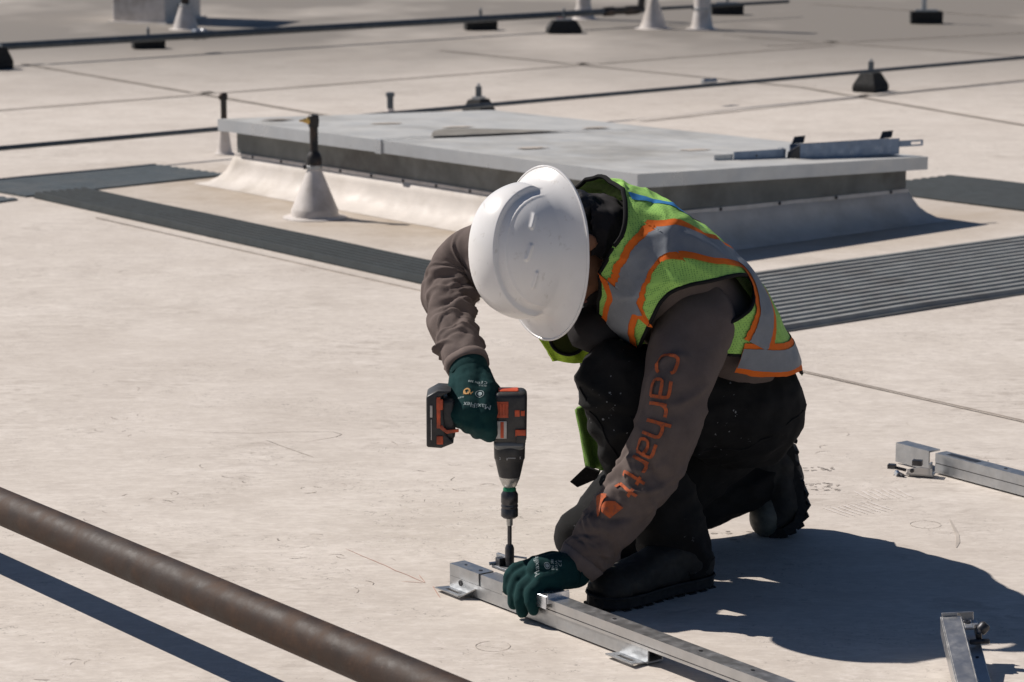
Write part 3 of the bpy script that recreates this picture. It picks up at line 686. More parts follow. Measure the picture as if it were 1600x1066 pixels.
class Loft:
    """a sleeve- or torso-like surface S(u, v): u runs along it, v is the angle round it in degrees"""
    def __init__(s, rows, up, wrinkle=None):
        # rows: centre (3), half width, half depth back, half depth front ; up: reference direction for v = 0
        s.rows = [np.array(list(r[0]) + list(r[1:]), float) for r in rows]
        s.up = [V(x) for x in up] if isinstance(up, list) else V(up); s.wr = wrinkle; s.cache = {}
    def frame(s, u):
        k = round(u * 2000)
        if k in s.cache: return s.cache[k]
        r = crom(s.rows, u); a = crom(s.rows, max(u - .02, 0)); b = crom(s.rows, min(u + .02, 1))
        t = V(b[:3] - a[:3]).normalized()
        up = s.up if not isinstance(s.up, list) else V(crom([np.array(x) for x in s.up], u))
        y = (up - t * up.dot(t)).normalized(); x = t.cross(y).normalized()
        s.cache[k] = (V(r[:3]), t, x, y, r[3:]); return s.cache[k]
    def S(s, u, v, off=0.0):
        c, t, x, y, r = s.frame(u); a = rad(v); ca, sa = math.cos(a), math.sin(a)
        d = r[1] if ca >= 0 else r[2]; p = 2.4
        k = (abs(ca) ** p + abs(sa) ** p) ** (-1 / p)
        w = (s.wr(u, v) if s.wr else 0.0) + off
        q = y * (ca * k * d) + x * (sa * k * r[0]); 
        return c + q + q.normalized() * w
    def grid(s, nu, nv, u0=0, u1=1, v0=0, v1=360, keep=None, cap=False):
        closed = abs(v1 - v0) >= 359.9; cols = nv if closed else nv + 1
        vs = []; fs = []
        for i in range(nu + 1):
            for j in range(cols): vs.append(s.S(u0 + (u1 - u0) * i / nu, v0 + (v1 - v0) * j / nv))
        for i in range(nu):
            for j in range(nv):
                j2 = (j + 1) % cols
                if keep and not keep(u0 + (u1 - u0) * (i + .5) / nu, (v0 + (v1 - v0) * (j + .5) / nv)): continue
                fs.append((i * cols + j, i * cols + j2, (i + 1) * cols + j2, (i + 1) * cols + j))
        if cap:
            for i, m in ((0, 0), (nu, 1)):
                c = len(vs); vs.append(sum((vs[i * cols + j] for j in range(cols)), V(0, 0, 0)) / cols)
                for j in range(cols): fs.append((c, i * cols + j, i * cols + (j + 1) % cols))
        return recalc(mesh(vs, fs))
    def ribbon(s, path, w, off=0.0015, nw=4, sub=6, side=(-0.5, 0.5)):
        """strip of width w along a (u, v) path, lying on the surface"""
        pts = []
        arr = [np.array(p, float) for p in path]
        n = max(2, (len(path) - 1) * sub)
        for i in range(n + 1): pts.append(crom(arr, i / n) if len(path) > 2 else arr[0] + (arr[1] - arr[0]) * i / n)
        vs = []; fs = []; cols = nw + 1
        for i, (u, v) in enumerate(pts):
            a, b = pts[max(i - 1, 0)], pts[min(i + 1, n)]
            T = (s.S(*b) - s.S(*a)).normalized(); e = 0.004
            Su = (s.S(u + e, v) - s.S(u - e, v)) / (2 * e); Sv = (s.S(u, v + 1) - s.S(u, v - 1)) / 2
            N = Su.cross(Sv).normalized(); W = N.cross(T).normalized()
            A = np.array([[Su.dot(Su), Su.dot(Sv)], [Su.dot(Sv), Sv.dot(Sv)]]); B = np.array([Su.dot(W), Sv.dot(W)])
            du, dv = np.linalg.solve(A, B)
            for k in range(cols):
                f = (side[0] + (side[1] - side[0]) * k / nw) * w
                vs.append(s.S(u + du * f, v + dv * f, off))
            if i:
                o = (i - 1) * cols
                for k in range(nw): fs.append((o + k, o + k + 1, o + cols + k + 1, o + cols + k))
        return vs, fs
def nz(*a): return noise.noise(a)
def ridged(x, y, z): return 1 - 2 * abs(noise.noise((x, y, z)))

class Folds:
    """sharp creases: short slanted ridges and valleys at random places of a (u, v) surface"""
    def __init__(s, seed, n, pick, amp=.005, wid=.014, vlen=(35, 90), slope=.0012):
        r = random.Random(seed); s.f = []
        for i in range(n):
            u0, v0 = pick(r); s.f.append((u0, v0, r.uniform(*vlen), r.uniform(-slope, slope), amp * r.uniform(.45, 1.2) * (1 if r.random() < .62 else -.9), wid * r.uniform(.6, 1.5), r.uniform(-.00002, .00002)))
    def __call__(s, u, v):
        w = 0.0
        for u0, v0, ln, sl, a, wd, cv in s.f:
            dv = (v - v0 + 180) % 360 - 180
            if abs(dv) > ln: continue
            d = (u - u0 - sl * dv - cv * dv * dv) / wd
            if abs(d) < 3.2: w += a * (1 - (dv / ln) ** 2) * (math.exp(-abs(d) * 1.15) - .25 * math.exp(-(abs(d) - 1.6) ** 2))
        return w
# ------------------------------------------------------------------ trousers
LH, LK, LA = V((0.4461, 5.02, 0.3041)), V((0.1913, 4.86, 0.3965)), V((0.3132, 4.86, 0.0598))      # near leg: hip, raised knee, ankle
RH, RK, RA = V((0.4432, 5.2, 0.2589)), V((0.148, 5.02, 0.0455)), V((0.4754, 5.25, 0.1074))      # far leg: hip, grounded knee, ankle
PEL = V((0.4299, 5.1, 0.3527))
mb = MB()
limb(mb, [LH, LH.lerp(LK, .5) + V(0, 0, -.01), LK], [0.112, 0.098, 0.066])
limb(mb, [LK, LK.lerp(LA, .35) + V(-.012, 0, 0), LK.lerp(LA, .75) + V(.0, 0, 0), LA], [0.064, 0.066, 0.064, 0.060])
limb(mb, [RH, RH.lerp(RK, .5), RH.lerp(RK, .8), RK], [0.108, 0.092, 0.080, 0.060])
limb(mb, [RK, RK.lerp(RA, .45) + V(0, 0, .004), RA], [0.056, 0.066, 0.056])
ball(mb, PEL, [V(.104, .02, -.03), V(0, .186, 0), V(.02, 0, .140)], 24)
ball(mb, V((0.4714, 5.12, 0.2698)), [V(.085, 0, 0), V(0, .17, 0), V(0, 0, .075)], 24)
ball(mb, LK + V(.005, -.0, -.012), [V(.062, 0, 0), V(0, .058, 0), V(0, 0, .068)])
ball(mb, RK + V(-.008, 0, .01), [V(.055, 0, 0), V(0, .055, 0), V(0, 0, .06)])
me = remesh(mb, 0.0062, 5)
def pants_wr(c):
    f = 0.0
    for (k, A) in ((9, .006), (19, .004), (40, .0016)):
        f += A * nz(c.x * k, c.y * k * .8, c.z * k * 1.6 + 3)
    dk = min((c - LK).length, (c - LA).length, (c - RA).length, (c - V((0.3443, 4.95, 0.2574))).length)
    q = ridged(c.x * 9 + c.z * 12, c.y * 6, c.z * 20 - c.x * 9); q = math.copysign(abs(q) ** 1.6, q)
    q2 = ridged(c.x * 17 - c.z * 8, c.y * 8 + 4, c.z * 19 + c.x * 12)
    f += (0.003 + 0.010 * math.exp(-(dk / .11) ** 2)) * q + (.0015 + .004 * math.exp(-(dk / .13) ** 2)) * q2
    return f
displace(me, pants_wr)
trousers = link('trousers', me, M['pants'], person, True)
# belt, knee patch seams and pocket flap
def seam_tube(name, pts, r, mat, parent): return MB().tube([V(p) for p in pts], r, 8).build(name, mat, parent, True)
bvh_p = BVHTree.FromPolygons([v.co for v in me.vertices], [p.vertices[:] for p in me.polygons])
def stick(p, target, eye=V(0, 0, 1.385), off=0.002):
    """nearest point of a surface to p, lifted off it"""
    loc, n, i, d = target.find_nearest(V(p)); return loc + n * off
def on_surface(pts, target, off, steps=8):
    q = []
    for a, b in zip(pts[:-1], pts[1:]):
        for k in range(steps): q.append(stick(V(a).lerp(V(b), k / steps), target, off=off))
    q.append(stick(pts[-1], target, off=off)); return q
seam_tube('seam', on_surface([(0.5259, 5, 0.3084), (0.4202, 4.92, 0.2642), (0.3096, 4.88, 0.2733), (0.2163, 4.8, 0.3395)], bvh_p, .001), .0018, M['pants'], trousers)
seam_tube('seam', on_surface([(0.1353, 4.84, 0.391), (0.1757, 4.8, 0.2916), (0.2352, 4.8, 0.1831)], bvh_p, .001), .0018, M['pants'], trousers)
random.seed(21)
spk_v, spk_f = [], []
for k in range(30):                       # dried paint specks on the raised knee and thigh
    cx, cy, yy = random.choice(((955, 640, 4.78), (960, 665, 4.78), (940, 610, 4.79), (1120, 600, 4.90), (1130, 640, 4.90)))
    o_ = Vector((random.gauss(0, .018), 0, random.gauss(0, .022)))
    c_ = V(0, 0, 0)
    base_ = {955: (0.1804, 4.78, 0.3558), 960: (0.1864, 4.78, 0.326), 940: (0.1631, 4.79, 0.3893), 1120: (0.3811, 4.9, 0.3786), 1130: (0.3937, 4.9, 0.3299)}[cx]
    loc, nrm, _i, _d = bvh_p.find_nearest(V(base_) + o_); t1 = nrm.orthogonal().normalized(); t2 = nrm.cross(t1); n0 = len(spk_v); r_ = random.choice((.0005, .0008, .0011, .0017, .0026))
    for j in range(6): spk_v.append(loc + nrm * .0007 + (t1 * math.cos(j * 1.047) * random.uniform(.5, 1.4) + t2 * math.sin(j * 1.047) * random.uniform(.4, 1.2)) * r_)
    spk_f.append(tuple(range(n0, n0 + 6)))
tag(link('paint_specks', mesh(spk_v, spk_f), M['paint_fleck'], trousers), kind='stuff')
mbk = MB()
mbk.prism([(0.1099, 4.99, 0.1694), (0.1391, 4.99, 0.1983), (0.1663, 5, 0.1859), (0.159, 5, 0.1708), (0.1246, 4.99, 0.1581)], (0.004, .012, 0)); mbk.build('pocket_flap', M['pants'], trousers, bevel=.001)

# ------------------------------------------------------------------ boots
def boot(ankle, heel, toe, up, w, name, toe_scuff):
    """boot from heel to toe; up is the sole-to-ankle direction"""
    heel = V(heel); toe = V(toe); up = V(up).normalized(); d = (toe - heel).normalized(); up = (up - d * up.dot(d)).normalized(); s = d.cross(up); L = (toe - heel).length
    mb = MB(); rows = [(0.0, .034, .062), (.12, .041, .078), (.3, .042, .085), (.5, .043, .078), (.68, .049, .062), (.85, .050, .055), (.95, .042, .046), (1.0, .026, .032)]
    vs = []; fs = []; n = 20
    for f, hw, h in rows:
        c = heel + d * (f * L)
        for k in range(n):
            a = 2 * math.pi * k / n; ca, sa = math.cos(a), math.sin(a)
            vs.append(c + s * (math.copysign(abs(ca) ** .8, ca) * hw * w) + up * (h * .5 + .010 + math.copysign(abs(sa) ** .75, sa) * h * .5))
    for i in range(len(rows) - 1):
        for k in range(n): k2 = (k + 1) % n; fs.append((i * n + k, i * n + k2, (i + 1) * n + k2, (i + 1) * n + k))
    fs.append(tuple(range(n))); m = (len(rows) - 1) * n; fs.append(tuple(range(m, m + n))); mb.add(vs, fs)
    limb(mb, [heel + d * (.22 * L) + up * .06, V(ankle)], [.046, .050])
    me = remesh(mb, 0.005, 4)
    displace(me, lambda c: .0022 * nz(c.x * 30, c.y * 30, c.z * 40) + .0015 * nz(c.x * 70, c.y * 70, c.z * 70))
    up_o = link(name, me, M['boot'], person, True)
    # sole: outline slab with lugs
    prof = []
    for f, hw in ((-.03, .016), (0.0, .030), (.06, .039), (.2, .042), (.4, .040), (.55, .045), (.7, .052), (.85, .053), (.95, .043), (1.01, .026), (1.04, .008)): prof.append((f, hw * w))
    pts = [heel + d * (f * L) + s * hw for f, hw in prof] + [heel + d * (f * L) - s * hw for f, hw in reversed(prof)]
    so = MB().prism([p + up * .001 for p in pts], up * .020).build('sole', M['sole'], up_o, bevel=.003)
    for f in np.linspace(0.02, .97, 10):
        hw = float(np.interp(f, [q[0] for q in prof], [q[1] for q in prof]))
        for sd_ in (-1, 1):
            c = heel + d * (f * L) + s * (hw * .80 * sd_) - up * .003
            MB().box(c, d * .008, s * (hw * .26), up * .0035).build('tread_lug', M['sole'], up_o, bevel=.0015)
    seam_tube('welt', [heel + d * (f * L) + s * (hw + .001) + up * .022 for f, hw in prof] + [heel + d * (f * L) - s * (hw + .001) + up * .022 for f, hw in reversed(prof)], .0028, M['sole'], up_o)
    # toe cap
    mbt = MB(); ball(mbt, heel + d * (.86 * L) + up * .034, [d * (.15 * L), s * .0515 * w, up * .0345], 24)
    mt = mesh(mbt.v, mbt.f); recalc(mt); link('toe_cap', mt, toe_scuff, up_o, True)
    return up_o
boot((0.3203, 4.86, 0.0672), V((0.3701, 4.8744, 0)) + V(-.01, .0, .004), V((0.1467, 4.7132, 0)) + V(.006, 0, .004), (0.08, 0, 1), .92, 'boot', M['boot'])
rb_toe = V((0.5142, 5.235, 0.0107)); rb_heel = V((0.5612, 5.255, 0.2116))
mb = MB()
limb(mb, [RA + V(.0, 0, 0), (0.5294, 5.26, 0.1578), (0.5433, 5.26, 0.101)], [.052, .046, .046])
limb(mb, [(0.5327, 5.26, 0.1868), (0.5453, 5.26, 0.1275), (0.5512, 5.255, 0.0625)], [.030, .038, .043])
limb(mb, [(0.5511, 5.255, 0.0665), (0.5365, 5.245, 0.0412), (0.5219, 5.24, 0.0385)], [.044, .042, .036])
for sd_ in (-1, 1): limb(mb, [V((0.5429, 5.26, 0.1209)) + V(0, .012 * sd_, 0), V((0.5461, 5.255, 0.0625)) + V(0, .018 * sd_, 0), V((0.5224, 5.245, 0.0386)) + V(0, .014 * sd_, 0)], [.032, .038, .034])
me = remesh(mb, .005, 4); displace(me, lambda c: .003 * nz(c.x * 30, c.y * 30, c.z * 40) + .002 * nz(c.x * 70, c.y * 70, c.z * 70))
rb = link('boot', me, M['boot'], person, True)
sp_ = [V(p) for p in ((0.5551, 5.26, 0.2209), (0.5635, 5.26, 0.1868), (0.5694, 5.26, 0.1446), (0.5829, 5.258, 0.1028), (0.5911, 5.255, 0.0638), (0.5797, 5.25, 0.028), (0.5513, 5.245, 0.0067), (0.5187, 5.24, 0.0001))]
wd_ = [.030, .036, .034, .042, .048, .050, .046, .030]
vs = []; fs = []
for i, p in enumerate(sp_):
    d = (sp_[min(i + 1, 7)] - sp_[max(i - 1, 0)]).normalized(); y = V(.06, 1, 0).normalized(); nn_ = y.cross(d).normalized() * -1
    if nn_.x < 0 and i < 5: nn_ = -nn_
    inn = -nn_ if (V((0.5339, 5.255, 0.0956)) - p).dot(-nn_) > 0 else nn_
    vs += [p + y * wd_[i], p - y * wd_[i], p - y * wd_[i] + inn * .018, p + y * wd_[i] + inn * .018]
    if i:
        o = 4 * (i - 1)
        for k in range(4): fs.append((o + k, o + (k + 1) % 4, o + 4 + (k + 1) % 4, o + 4 + k))
fs += [(0, 1, 2, 3), (28, 29, 30, 31)]
link('sole', recalc(mesh(vs, fs)), M['sole'], rb)
for i in range(13):
    q = crom([np.array(p) for p in sp_], .03 + .94 * i / 12); w = float(np.interp(.03 + .94 * i / 12, np.linspace(0, 1, 8), wd_))
    out = (V(q) - V((0.5299, 5.255, 0.1022))).normalized()
    MB().box(V(q) - out * .0015, V(0, w * .92, 0), out * .004, V(-out.z, 0, out.x) * .0085).build('tread_lug', M['sole'], rb, bevel=.0015)
mbt = MB(); ball(mbt, V((0.5127, 5.238, 0.039)), [V(-.036, -.01, .012), V(0, .048, 0), V(.01, 0, .042)], 24)
link('toe_cap', recalc(mesh(mbt.v, mbt.f)), M['toe'], rb, True)

# ------------------------------------------------------------------ shirt: torso and two sleeves
UP = V(.62, .14, .62)                    # out of his back
torso_rows = [
    ((0.4318, 5.1, 0.3097), .125, .055, .11), ((0.4234, 5.07, 0.3739), .138, .062, .11), ((0.3726, 5.03, 0.4613), .165, .092, .11),
    ((0.3073, 4.99, 0.5373), .172, .100, .105), ((0.2424, 4.955, 0.5989), .172, .092, .10), ((0.1958, 4.93, 0.6353), .130, .080, .085), ((0.1594, 4.91, 0.6562), .080, .066, .065)]
def shirt_wr(u, v): return .004 * nz(u * 6, math.cos(rad(v)) * 2, math.sin(rad(v)) * 2)
shirtL = Loft(torso_rows, UP, shirt_wr)
shirt = link('shirt', shirtL.grid(40, 56, cap=True), M['shirt'], person, True)

def sleeve_wr(bend, cuff, seed, amp=1.0):
    def f(u, v):
        a = rad(v); x, y = math.cos(a), math.sin(a)
        w = .0035 * nz(u * 5, x * 1.2 + seed, y * 1.2) + .0018 * nz(u * 16, x * 2.5, y * 2.5 + seed)
        # cross folds gather at the elbow and above the cuff, running askew round the arm
        g = math.exp(-((u - bend) / .15) ** 2) + 0.9 * math.exp(-((u - cuff) / .13) ** 2) + .18
        ph = u * 26 + 1.5 * nz(x * 1.1, y * 1.1, seed + u * 2) * 2.2 + .55 * math.sin(a + seed)
        r = math.sin(ph * 2.0) ; r = r * abs(r) ** .3
        w += amp * .0050 * g * r * (0.45 + 0.55 * nz(x * 1.6 + seed, y * 1.6, u * 4))
        w += fo(u, v)
        return w * max(0.25, min(1, (1.0 - u) * 12))
    def pick(r):
        k = r.random(); return (r.gauss(bend, .09) if k < .5 else r.gauss(cuff, .07) if k < .85 else r.uniform(.15, .9)), r.uniform(0, 360)
    fo = Folds(int(seed * 10), 46, pick, .0062 * amp, .012, (30, 85), .0011)
    return f
near_rows = [((0.305, 4.95, 0.5271), .060, .060, .060), ((0.3363, 4.86, 0.5069), .073, .073, .073), ((0.3207, 4.81, 0.4626), .070, .070, .070), ((0.2985, 4.76, 0.4074), .0605, .0605, .0605), ((0.2769, 4.73, 0.3193), .057, .057, .057),
    ((0.2368, 4.72, 0.2364), .0535, .0535, .0535), ((0.1851, 4.715, 0.1663), .0495, .0495, .0495), ((0.1448, 4.71, 0.115), .045, .045, .045), ((0.1146, 4.7, 0.0783), .0355, .0355, .0355)]
nearL = Loft(near_rows, (0, -1, .1), sleeve_wr(.60, .84, 2.0, 1.2))
sleeve_near = tag(link('sleeve', nearL.grid(170, 72), M['shirt'], person, True), 'dark near sleeve with orange lettering down its side')
far_rows = [((0.0722, 5, 0.6137), .075, .075, .075), ((-0.0122, 5.07, 0.598), .068, .068, .068), ((-0.08, 5.11, 0.5743), .062, .062, .062), ((-0.1179, 5.09, 0.534), .054, .054, .054),
    ((-0.1177, 5.02, 0.4965), .046, .046, .046), ((-0.1041, 4.94, 0.462), .042, .042, .042), ((-0.09, 4.885, 0.4398), .040, .040, .040), ((-0.0801, 4.855, 0.4192), .037, .037, .037)]
farL = Loft(far_rows, (0, -1, .3), sleeve_wr(.50, .72, 5.0, 1.25))
sleeve_far = link('sleeve', farL.grid(170, 72), M['shirt'], person, True)
for L, o in ((nearL, sleeve_near), (farL, sleeve_far)):
    vs, fs = [], []
    n = 56
    for i, (u, off) in enumerate(((.925, .0005), (.93, .0022), (.96, .0028), (.985, .0024), (1.0, .001), (1.0, -.006))):
        for k in range(n): vs.append(L.S(u, 360 * k / n, off + (.0006 if k % 2 else 0)))
        if i:
            for k in range(n): k2 = (k + 1) % n; fs.append(((i - 1) * n + k, (i - 1) * n + k2, i * n + k2, i * n + k))
    link('knit_cuff', recalc(mesh(vs, fs)), M['cuff'], o, True)

# orange lettering down the near sleeve: letters drawn as strokes in a unit box (x along the word, y up)
LET = {
 'c': [[(.9, .85), (.75, 1), (.25, 1), (.08, .82), (.08, .18), (.25, 0), (.75, 0), (.9, .15)]],
 'a': [[(.1, .98), (.7, 1), (.9, .82), (.9, 0)], [(.9, .55), (.28, .55), (.1, .42), (.1, .14), (.28, 0), (.9, .0)]],
 'r': [[(.12, 0), (.12, 1)], [(.12, .7), (.35, .98), (.85, 1)]],
 'h': [[(.12, 0), (.12, 1.45)], [(.12, .75), (.3, 1), (.72, 1), (.9, .82), (.9, 0)]],
 't': [[(.4, 1.4), (.4, .18), (.55, 0), (.85, 0)], [(.08, 1), (.85, 1)]],
}
U0, U1 = 0.345, 0.680                     # extent along the sleeve
word = 'carhartt'; widths = {'c': 1, 'a': 1.05, 'r': .85, 'h': 1.05, 't': .8}
tot = sum(widths[ch] for ch in word); pos = 0; vs_all = []; fs_all = []
VB, VT = 14.0, -16.0                     # angles of the letter feet and heads
for ch in word:
    for st in LET[ch]:
        path = [(U0 + (U1 - U0) * (pos + x * widths[ch] * .86) / tot, VB + (VT - VB) * y + 30) for x, y in st]
        vs, fs = nearL.ribbon(path, 0.0060, .0032, 4, 12)
        o = len(vs_all); vs_all += vs; fs_all += [tuple(i + o for i in f) for f in fs]
    pos += widths[ch]
link('sleeve_lettering', mesh(vs_all, fs_all), M['print'], sleeve_near, True)
# round emblem below the word: two lobes with a gap between them
def sleeve_patch(fn, nu=14, nv=14, off=.0032):
    vs = []; fs = []
    for i in range(nu + 1):
        for j in range(nv + 1): u, v = fn(i / nu, j / nv); vs.append(nearL.S(u, v, off))
    for i in range(nu):
        for j in range(nv): q = i * (nv + 1) + j; fs.append((q, q + 1, q + nv + 2, q + nv + 1))
    return mesh(vs, fs)
link('sleeve_emblem', sleeve_patch(lambda a, b: (.700 + .046 * a, 8 + 30 * b * (1 - .35 * (2 * a - 1) ** 2) + 8 * a)), M['print'], sleeve_near, True)
link('sleeve_emblem', sleeve_patch(lambda a, b: (.698 + .062 * a + .008 * math.sin(b * 3), 42 + 22 * b * (math.sin(math.pi * (.08 + .84 * a))) + 4 * math.sin(a * 5))), M['print'], sleeve_near, True)

# ------------------------------------------------------------------ hi-vis vest
_vf = Folds(77, 60, lambda r: (r.uniform(.1, 1.0), r.uniform(-180, 180)), .0050, .030, (12, 36), .005)
def vest_wr(u, v):
    a = rad(v); x, y = math.cos(a), math.sin(a)
    return .010 + .0055 * nz(u * 4 + 3, x * 1.6, y * 1.6) + .004 * ridged(u * 7, x * 2.2 + u * 3, y * 2.2) * (.4 + u) + .0012 * nz(u * 25, x * 6, y * 6) + _vf(u, v) * float(np.interp((v + 180) % 360 - 180, [-180, -112, -84, 180], [.35, .35, 1, 1]))
vest_rows = [
    ((0.4504, 5.09, 0.332), .165, .078, .12), ((0.4256, 5.07, 0.3939), .172, .088, .12), ((0.3725, 5.03, 0.4663), .184, .106, .12),
    ((0.3072, 4.99, 0.5385), .196, .116, .12), ((0.2424, 4.955, 0.5989), .198, .108, .118), ((0.1863, 4.93, 0.6389), .150, .098, .10), ((0.1355, 4.902, 0.6693), .098, .084, .08)]
vestL = Loft(vest_rows, UP, vest_wr)
# arm hole outline on the near side in (u, v); the far one mirrors it
ARMPOLY = [(.470, -172), (.60, -148), (.680, -128), (.713, -108), (.692, -86), (.613, -64), (.530, -46), (.480, -39), (.458, -45), (.458, -58), (.475, -74), (.500, -92), (.485, -120), (.462, -150)]
_n = len(ARMPOLY); _a = [np.array(p, float) for p in ARMPOLY]
ARMC = []
for i in range(_n):                       # smooth closed outline
    p0, p1, p2, p3 = _a[(i - 1) % _n], _a[i], _a[(i + 1) % _n], _a[(i + 2) % _n]
    for k in range(5):
        u = k / 5; ARMC.append(tuple(0.5 * ((2 * p1) + (-p0 + p2) * u + (2 * p0 - 5 * p1 + 4 * p2 - p3) * u * u + (-p0 + 3 * p1 - 3 * p2 + p3) * u ** 3)))
def in_poly(x, y, poly):
    ins = False; j = len(poly) - 1
    for i in range(len(poly)):
        xi, yi = poly[i]; xj, yj = poly[j]
        if (yi > y) != (yj > y) and x < (xj - xi) * (y - yi) / (yj - yi) + xi: ins = not ins
        j = i
    return ins
def hem(v): return float(np.interp(abs(v), [0, 35, 62, 88, 104, 140, 180], [.05, .09, .20, .34, .43, .45, .455]))
def front(u): return float(np.interp(u, [0, .70, .85, .975, 1.0], [177, 175, 152, 120, 84]))
def keep_vest(u, v):
    v = (v + 180) % 360 - 180
    if abs(v) > front(u) or u < hem(v): return False
    return not in_poly(u, -abs(v), ARMC)
vest_me = vestL.grid(170, 240, keep=keep_vest)
vest = link('vest', vest_me, M['vest'], person, True)
md = vest.modifiers.new('thick', 'SOLIDIFY'); md.thickness = .0025; md.offset = 1
def strip(name, path, w, mat, off, side=(-.5, .5), parent=None, sub=14):
    vs, fs = vestL.ribbon(path, w, off, 14, sub, side)
    return link(name, mesh(vs, fs), mat, parent or vest, True)
def tape(path, w=.054, edge=.015):
    strip('orange_edge', path, w + 2 * edge, M['orange'], .0060)
    strip('reflective_tape', path, w, M['silver'], .0078)
SH = [(.475, -176), (.60, -166), (.738, -148), (.83, -124), (.878, -98), (.878, -78), (.84, -62), (.744, -50), (.625, -38), (.535, -27), (.470, -30), (.420, -42), (.388, -60), (.372, -80)]
for sgn in (1, -1): tape([(u, v * sgn) for u, v in SH], .050, .0135)
WT = [(.385, -98), (.300, -78), (.225, -56), (.165, -30), (.145, 0), (.165, 30), (.225, 56), (.300, 78), (.385, 98)]
tape(WT, .040, .011)
strip('blue_tape', [(.96, -26), (.88, -20), (.80, -17), (.70, -15), (.60, -12)], .020, M['blue'], .004)
def bind(path, r=.0038):
    return MB().tube([vestL.S(u, v, .002) for u, v in path], r, 8).build('binding', M['binding'], vest, True)
for sgn in (1, -1):
    bind([(u, v * sgn) for u, v in ARMC + ARMC[:1]])
    bind([(u, sgn * front(u)) for u in np.linspace(.455, .997, 50)])
bind([(hem(v) + .003, v) for v in range(-177, 178, 4)], .0032); bind([(.994, v) for v in range(-86, 87, 6)], .0045)
# front panels hanging free below the chest, on the far side; the last is an unseen light blocker
def cloth_panel(name, pts, mat, thick=.004, n=14, sag=.01, seed=0):
    """four corner points, filled with a rippled sheet"""
    a, b, c, d = (V(p) for p in pts); vs = []; fs = []; nn = (b - a).cross(d - a).normalized()
    for i in range(n + 1):
        for j in range(n + 1):
            x, y = i / n, j / n; p = (a * (1 - x) + b * x) * (1 - y) + (d * (1 - x) + c * x) * y
            p = p + nn * (sag * (nz(x * 2.5 + seed, y * 1.5, seed) + .4 * nz(x * 6, y * 4, seed + 4)) + .6 * sag * math.sin(x * 9 + seed))
            vs.append(p)
    for i in range(n):
        for j in range(n): q = i * (n + 1) + j; fs.append((q, q + 1, q + n + 2, q + n + 1))
    o = link(name, mesh(vs, fs), mat, vest, True); m = o.modifiers.new('t', 'SOLIDIFY'); m.thickness = thick
    return o
cloth_panel('front_or_added_panel', [(0.0506, 4.97, 0.4527), (0.1426, 4.99, 0.4527), (0.1578, 5, 0.3953), (0.0822, 4.98, 0.4041)], M['vest_solid'], .006, 14, .008, 1)
cloth_panel('front_or_added_panel', [(0.1205, 5.05, 0.2976), (0.1662, 5.06, 0.3106), (0.1791, 5.05, 0.1777), (0.1417, 5.04, 0.1864)], M['vest_shade'], .014, 14, .010, 3)
cloth_panel('front_or_added_panel', [(0.1286, 5.05, 0.3978), (0.1719, 5.06, 0.3959), (0.1675, 5.06, 0.3055), (0.134, 5.05, 0.3077)], M['silver'], .006, 12, .006, 5)
cloth_panel('front_or_added_panel', [(0.1421, 5.06, 0.4508), (0.2649, 5.1, 0.5073), (0.3685, 5.14, 0.3293), (0.2053, 5.1, 0.2232)], M['vest'], .006, 14, .006, 7)  # unseen panel added to close light gaps in the worker's shadow
oc = V((0.1032, 4.955, 0.4507)); ou = V((0.1346, 4.96, 0.4448)) - oc; ov = V((0.1009, 4.955, 0.4238)) - oc          # far arm hole seen edge-on
opn = [oc + ou * math.cos(k * math.pi / 18) + ov * math.sin(k * math.pi / 18) for k in range(36)]
seam_tube('binding', opn + opn[:1], .0032, M['binding'], vest)
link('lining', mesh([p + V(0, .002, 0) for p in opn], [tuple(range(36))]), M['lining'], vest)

# ------------------------------------------------------------------ head, face, hair (one skin with the rest of the body)
HATC = V((0.0489, 4.84, 0.6396))               # centre of the hat brim
cr = V(-.765, -.63, .06).normalized()    # crown direction
fw = V(.03, -.12, -1).normalized(); fw = (fw - cr * fw.dot(cr)).normalized()   # face direction (down)
rt = fw.cross(cr).normalized()           # his right
HC = HATC - cr * .035                    # head centre, eye level
def hp(x, y, z): return HC + rt * x + fw * y + cr * z
mb = MB()
ball(mb, hp(0, -.008, .03), [rt * .076, fw * .095, cr * .098], 28)
ball(mb, hp(0, .03, -.055), [rt * .058, fw * .062, cr * .062], 24)
ball(mb, hp(0, .055, -.092), [rt * .030, fw * .028, cr * .022])
ball(mb, hp(0, .066, -.012), [rt * .050, fw * .026, cr * .05])
limb(mb, [hp(0, .088, .012), hp(0, .106, -.026)], [.008, .0135])
for s_ in (-1, 1):
    ball(mb, hp(.012 * s_, .100, -.030), [rt * .009, fw * .010, cr * .008], 10)
    ball(mb, hp(.034 * s_, .078, .014), [rt * .022, fw * .010, cr * .007], 12)
    ball(mb, hp(.042 * s_, .068, -.022), [rt * .024, fw * .018, cr * .020], 12)
    ball(mb, hp(.079 * s_, -.012, -.008), [rt * .008, fw * .019, cr * .032], 14)
    ball(mb, hp(.083 * s_, -.020, -.005), [rt * .006, fw * .012, cr * .026], 14)
ball(mb, hp(0, .089, -.058), [rt * .025, fw * .011, cr * .011], 12)
NB = V(torso_rows[5][0])
limb(mb, [hp(0, -.025, -.03), hp(0, -.045, -.085), NB], [.056, .055, .066])
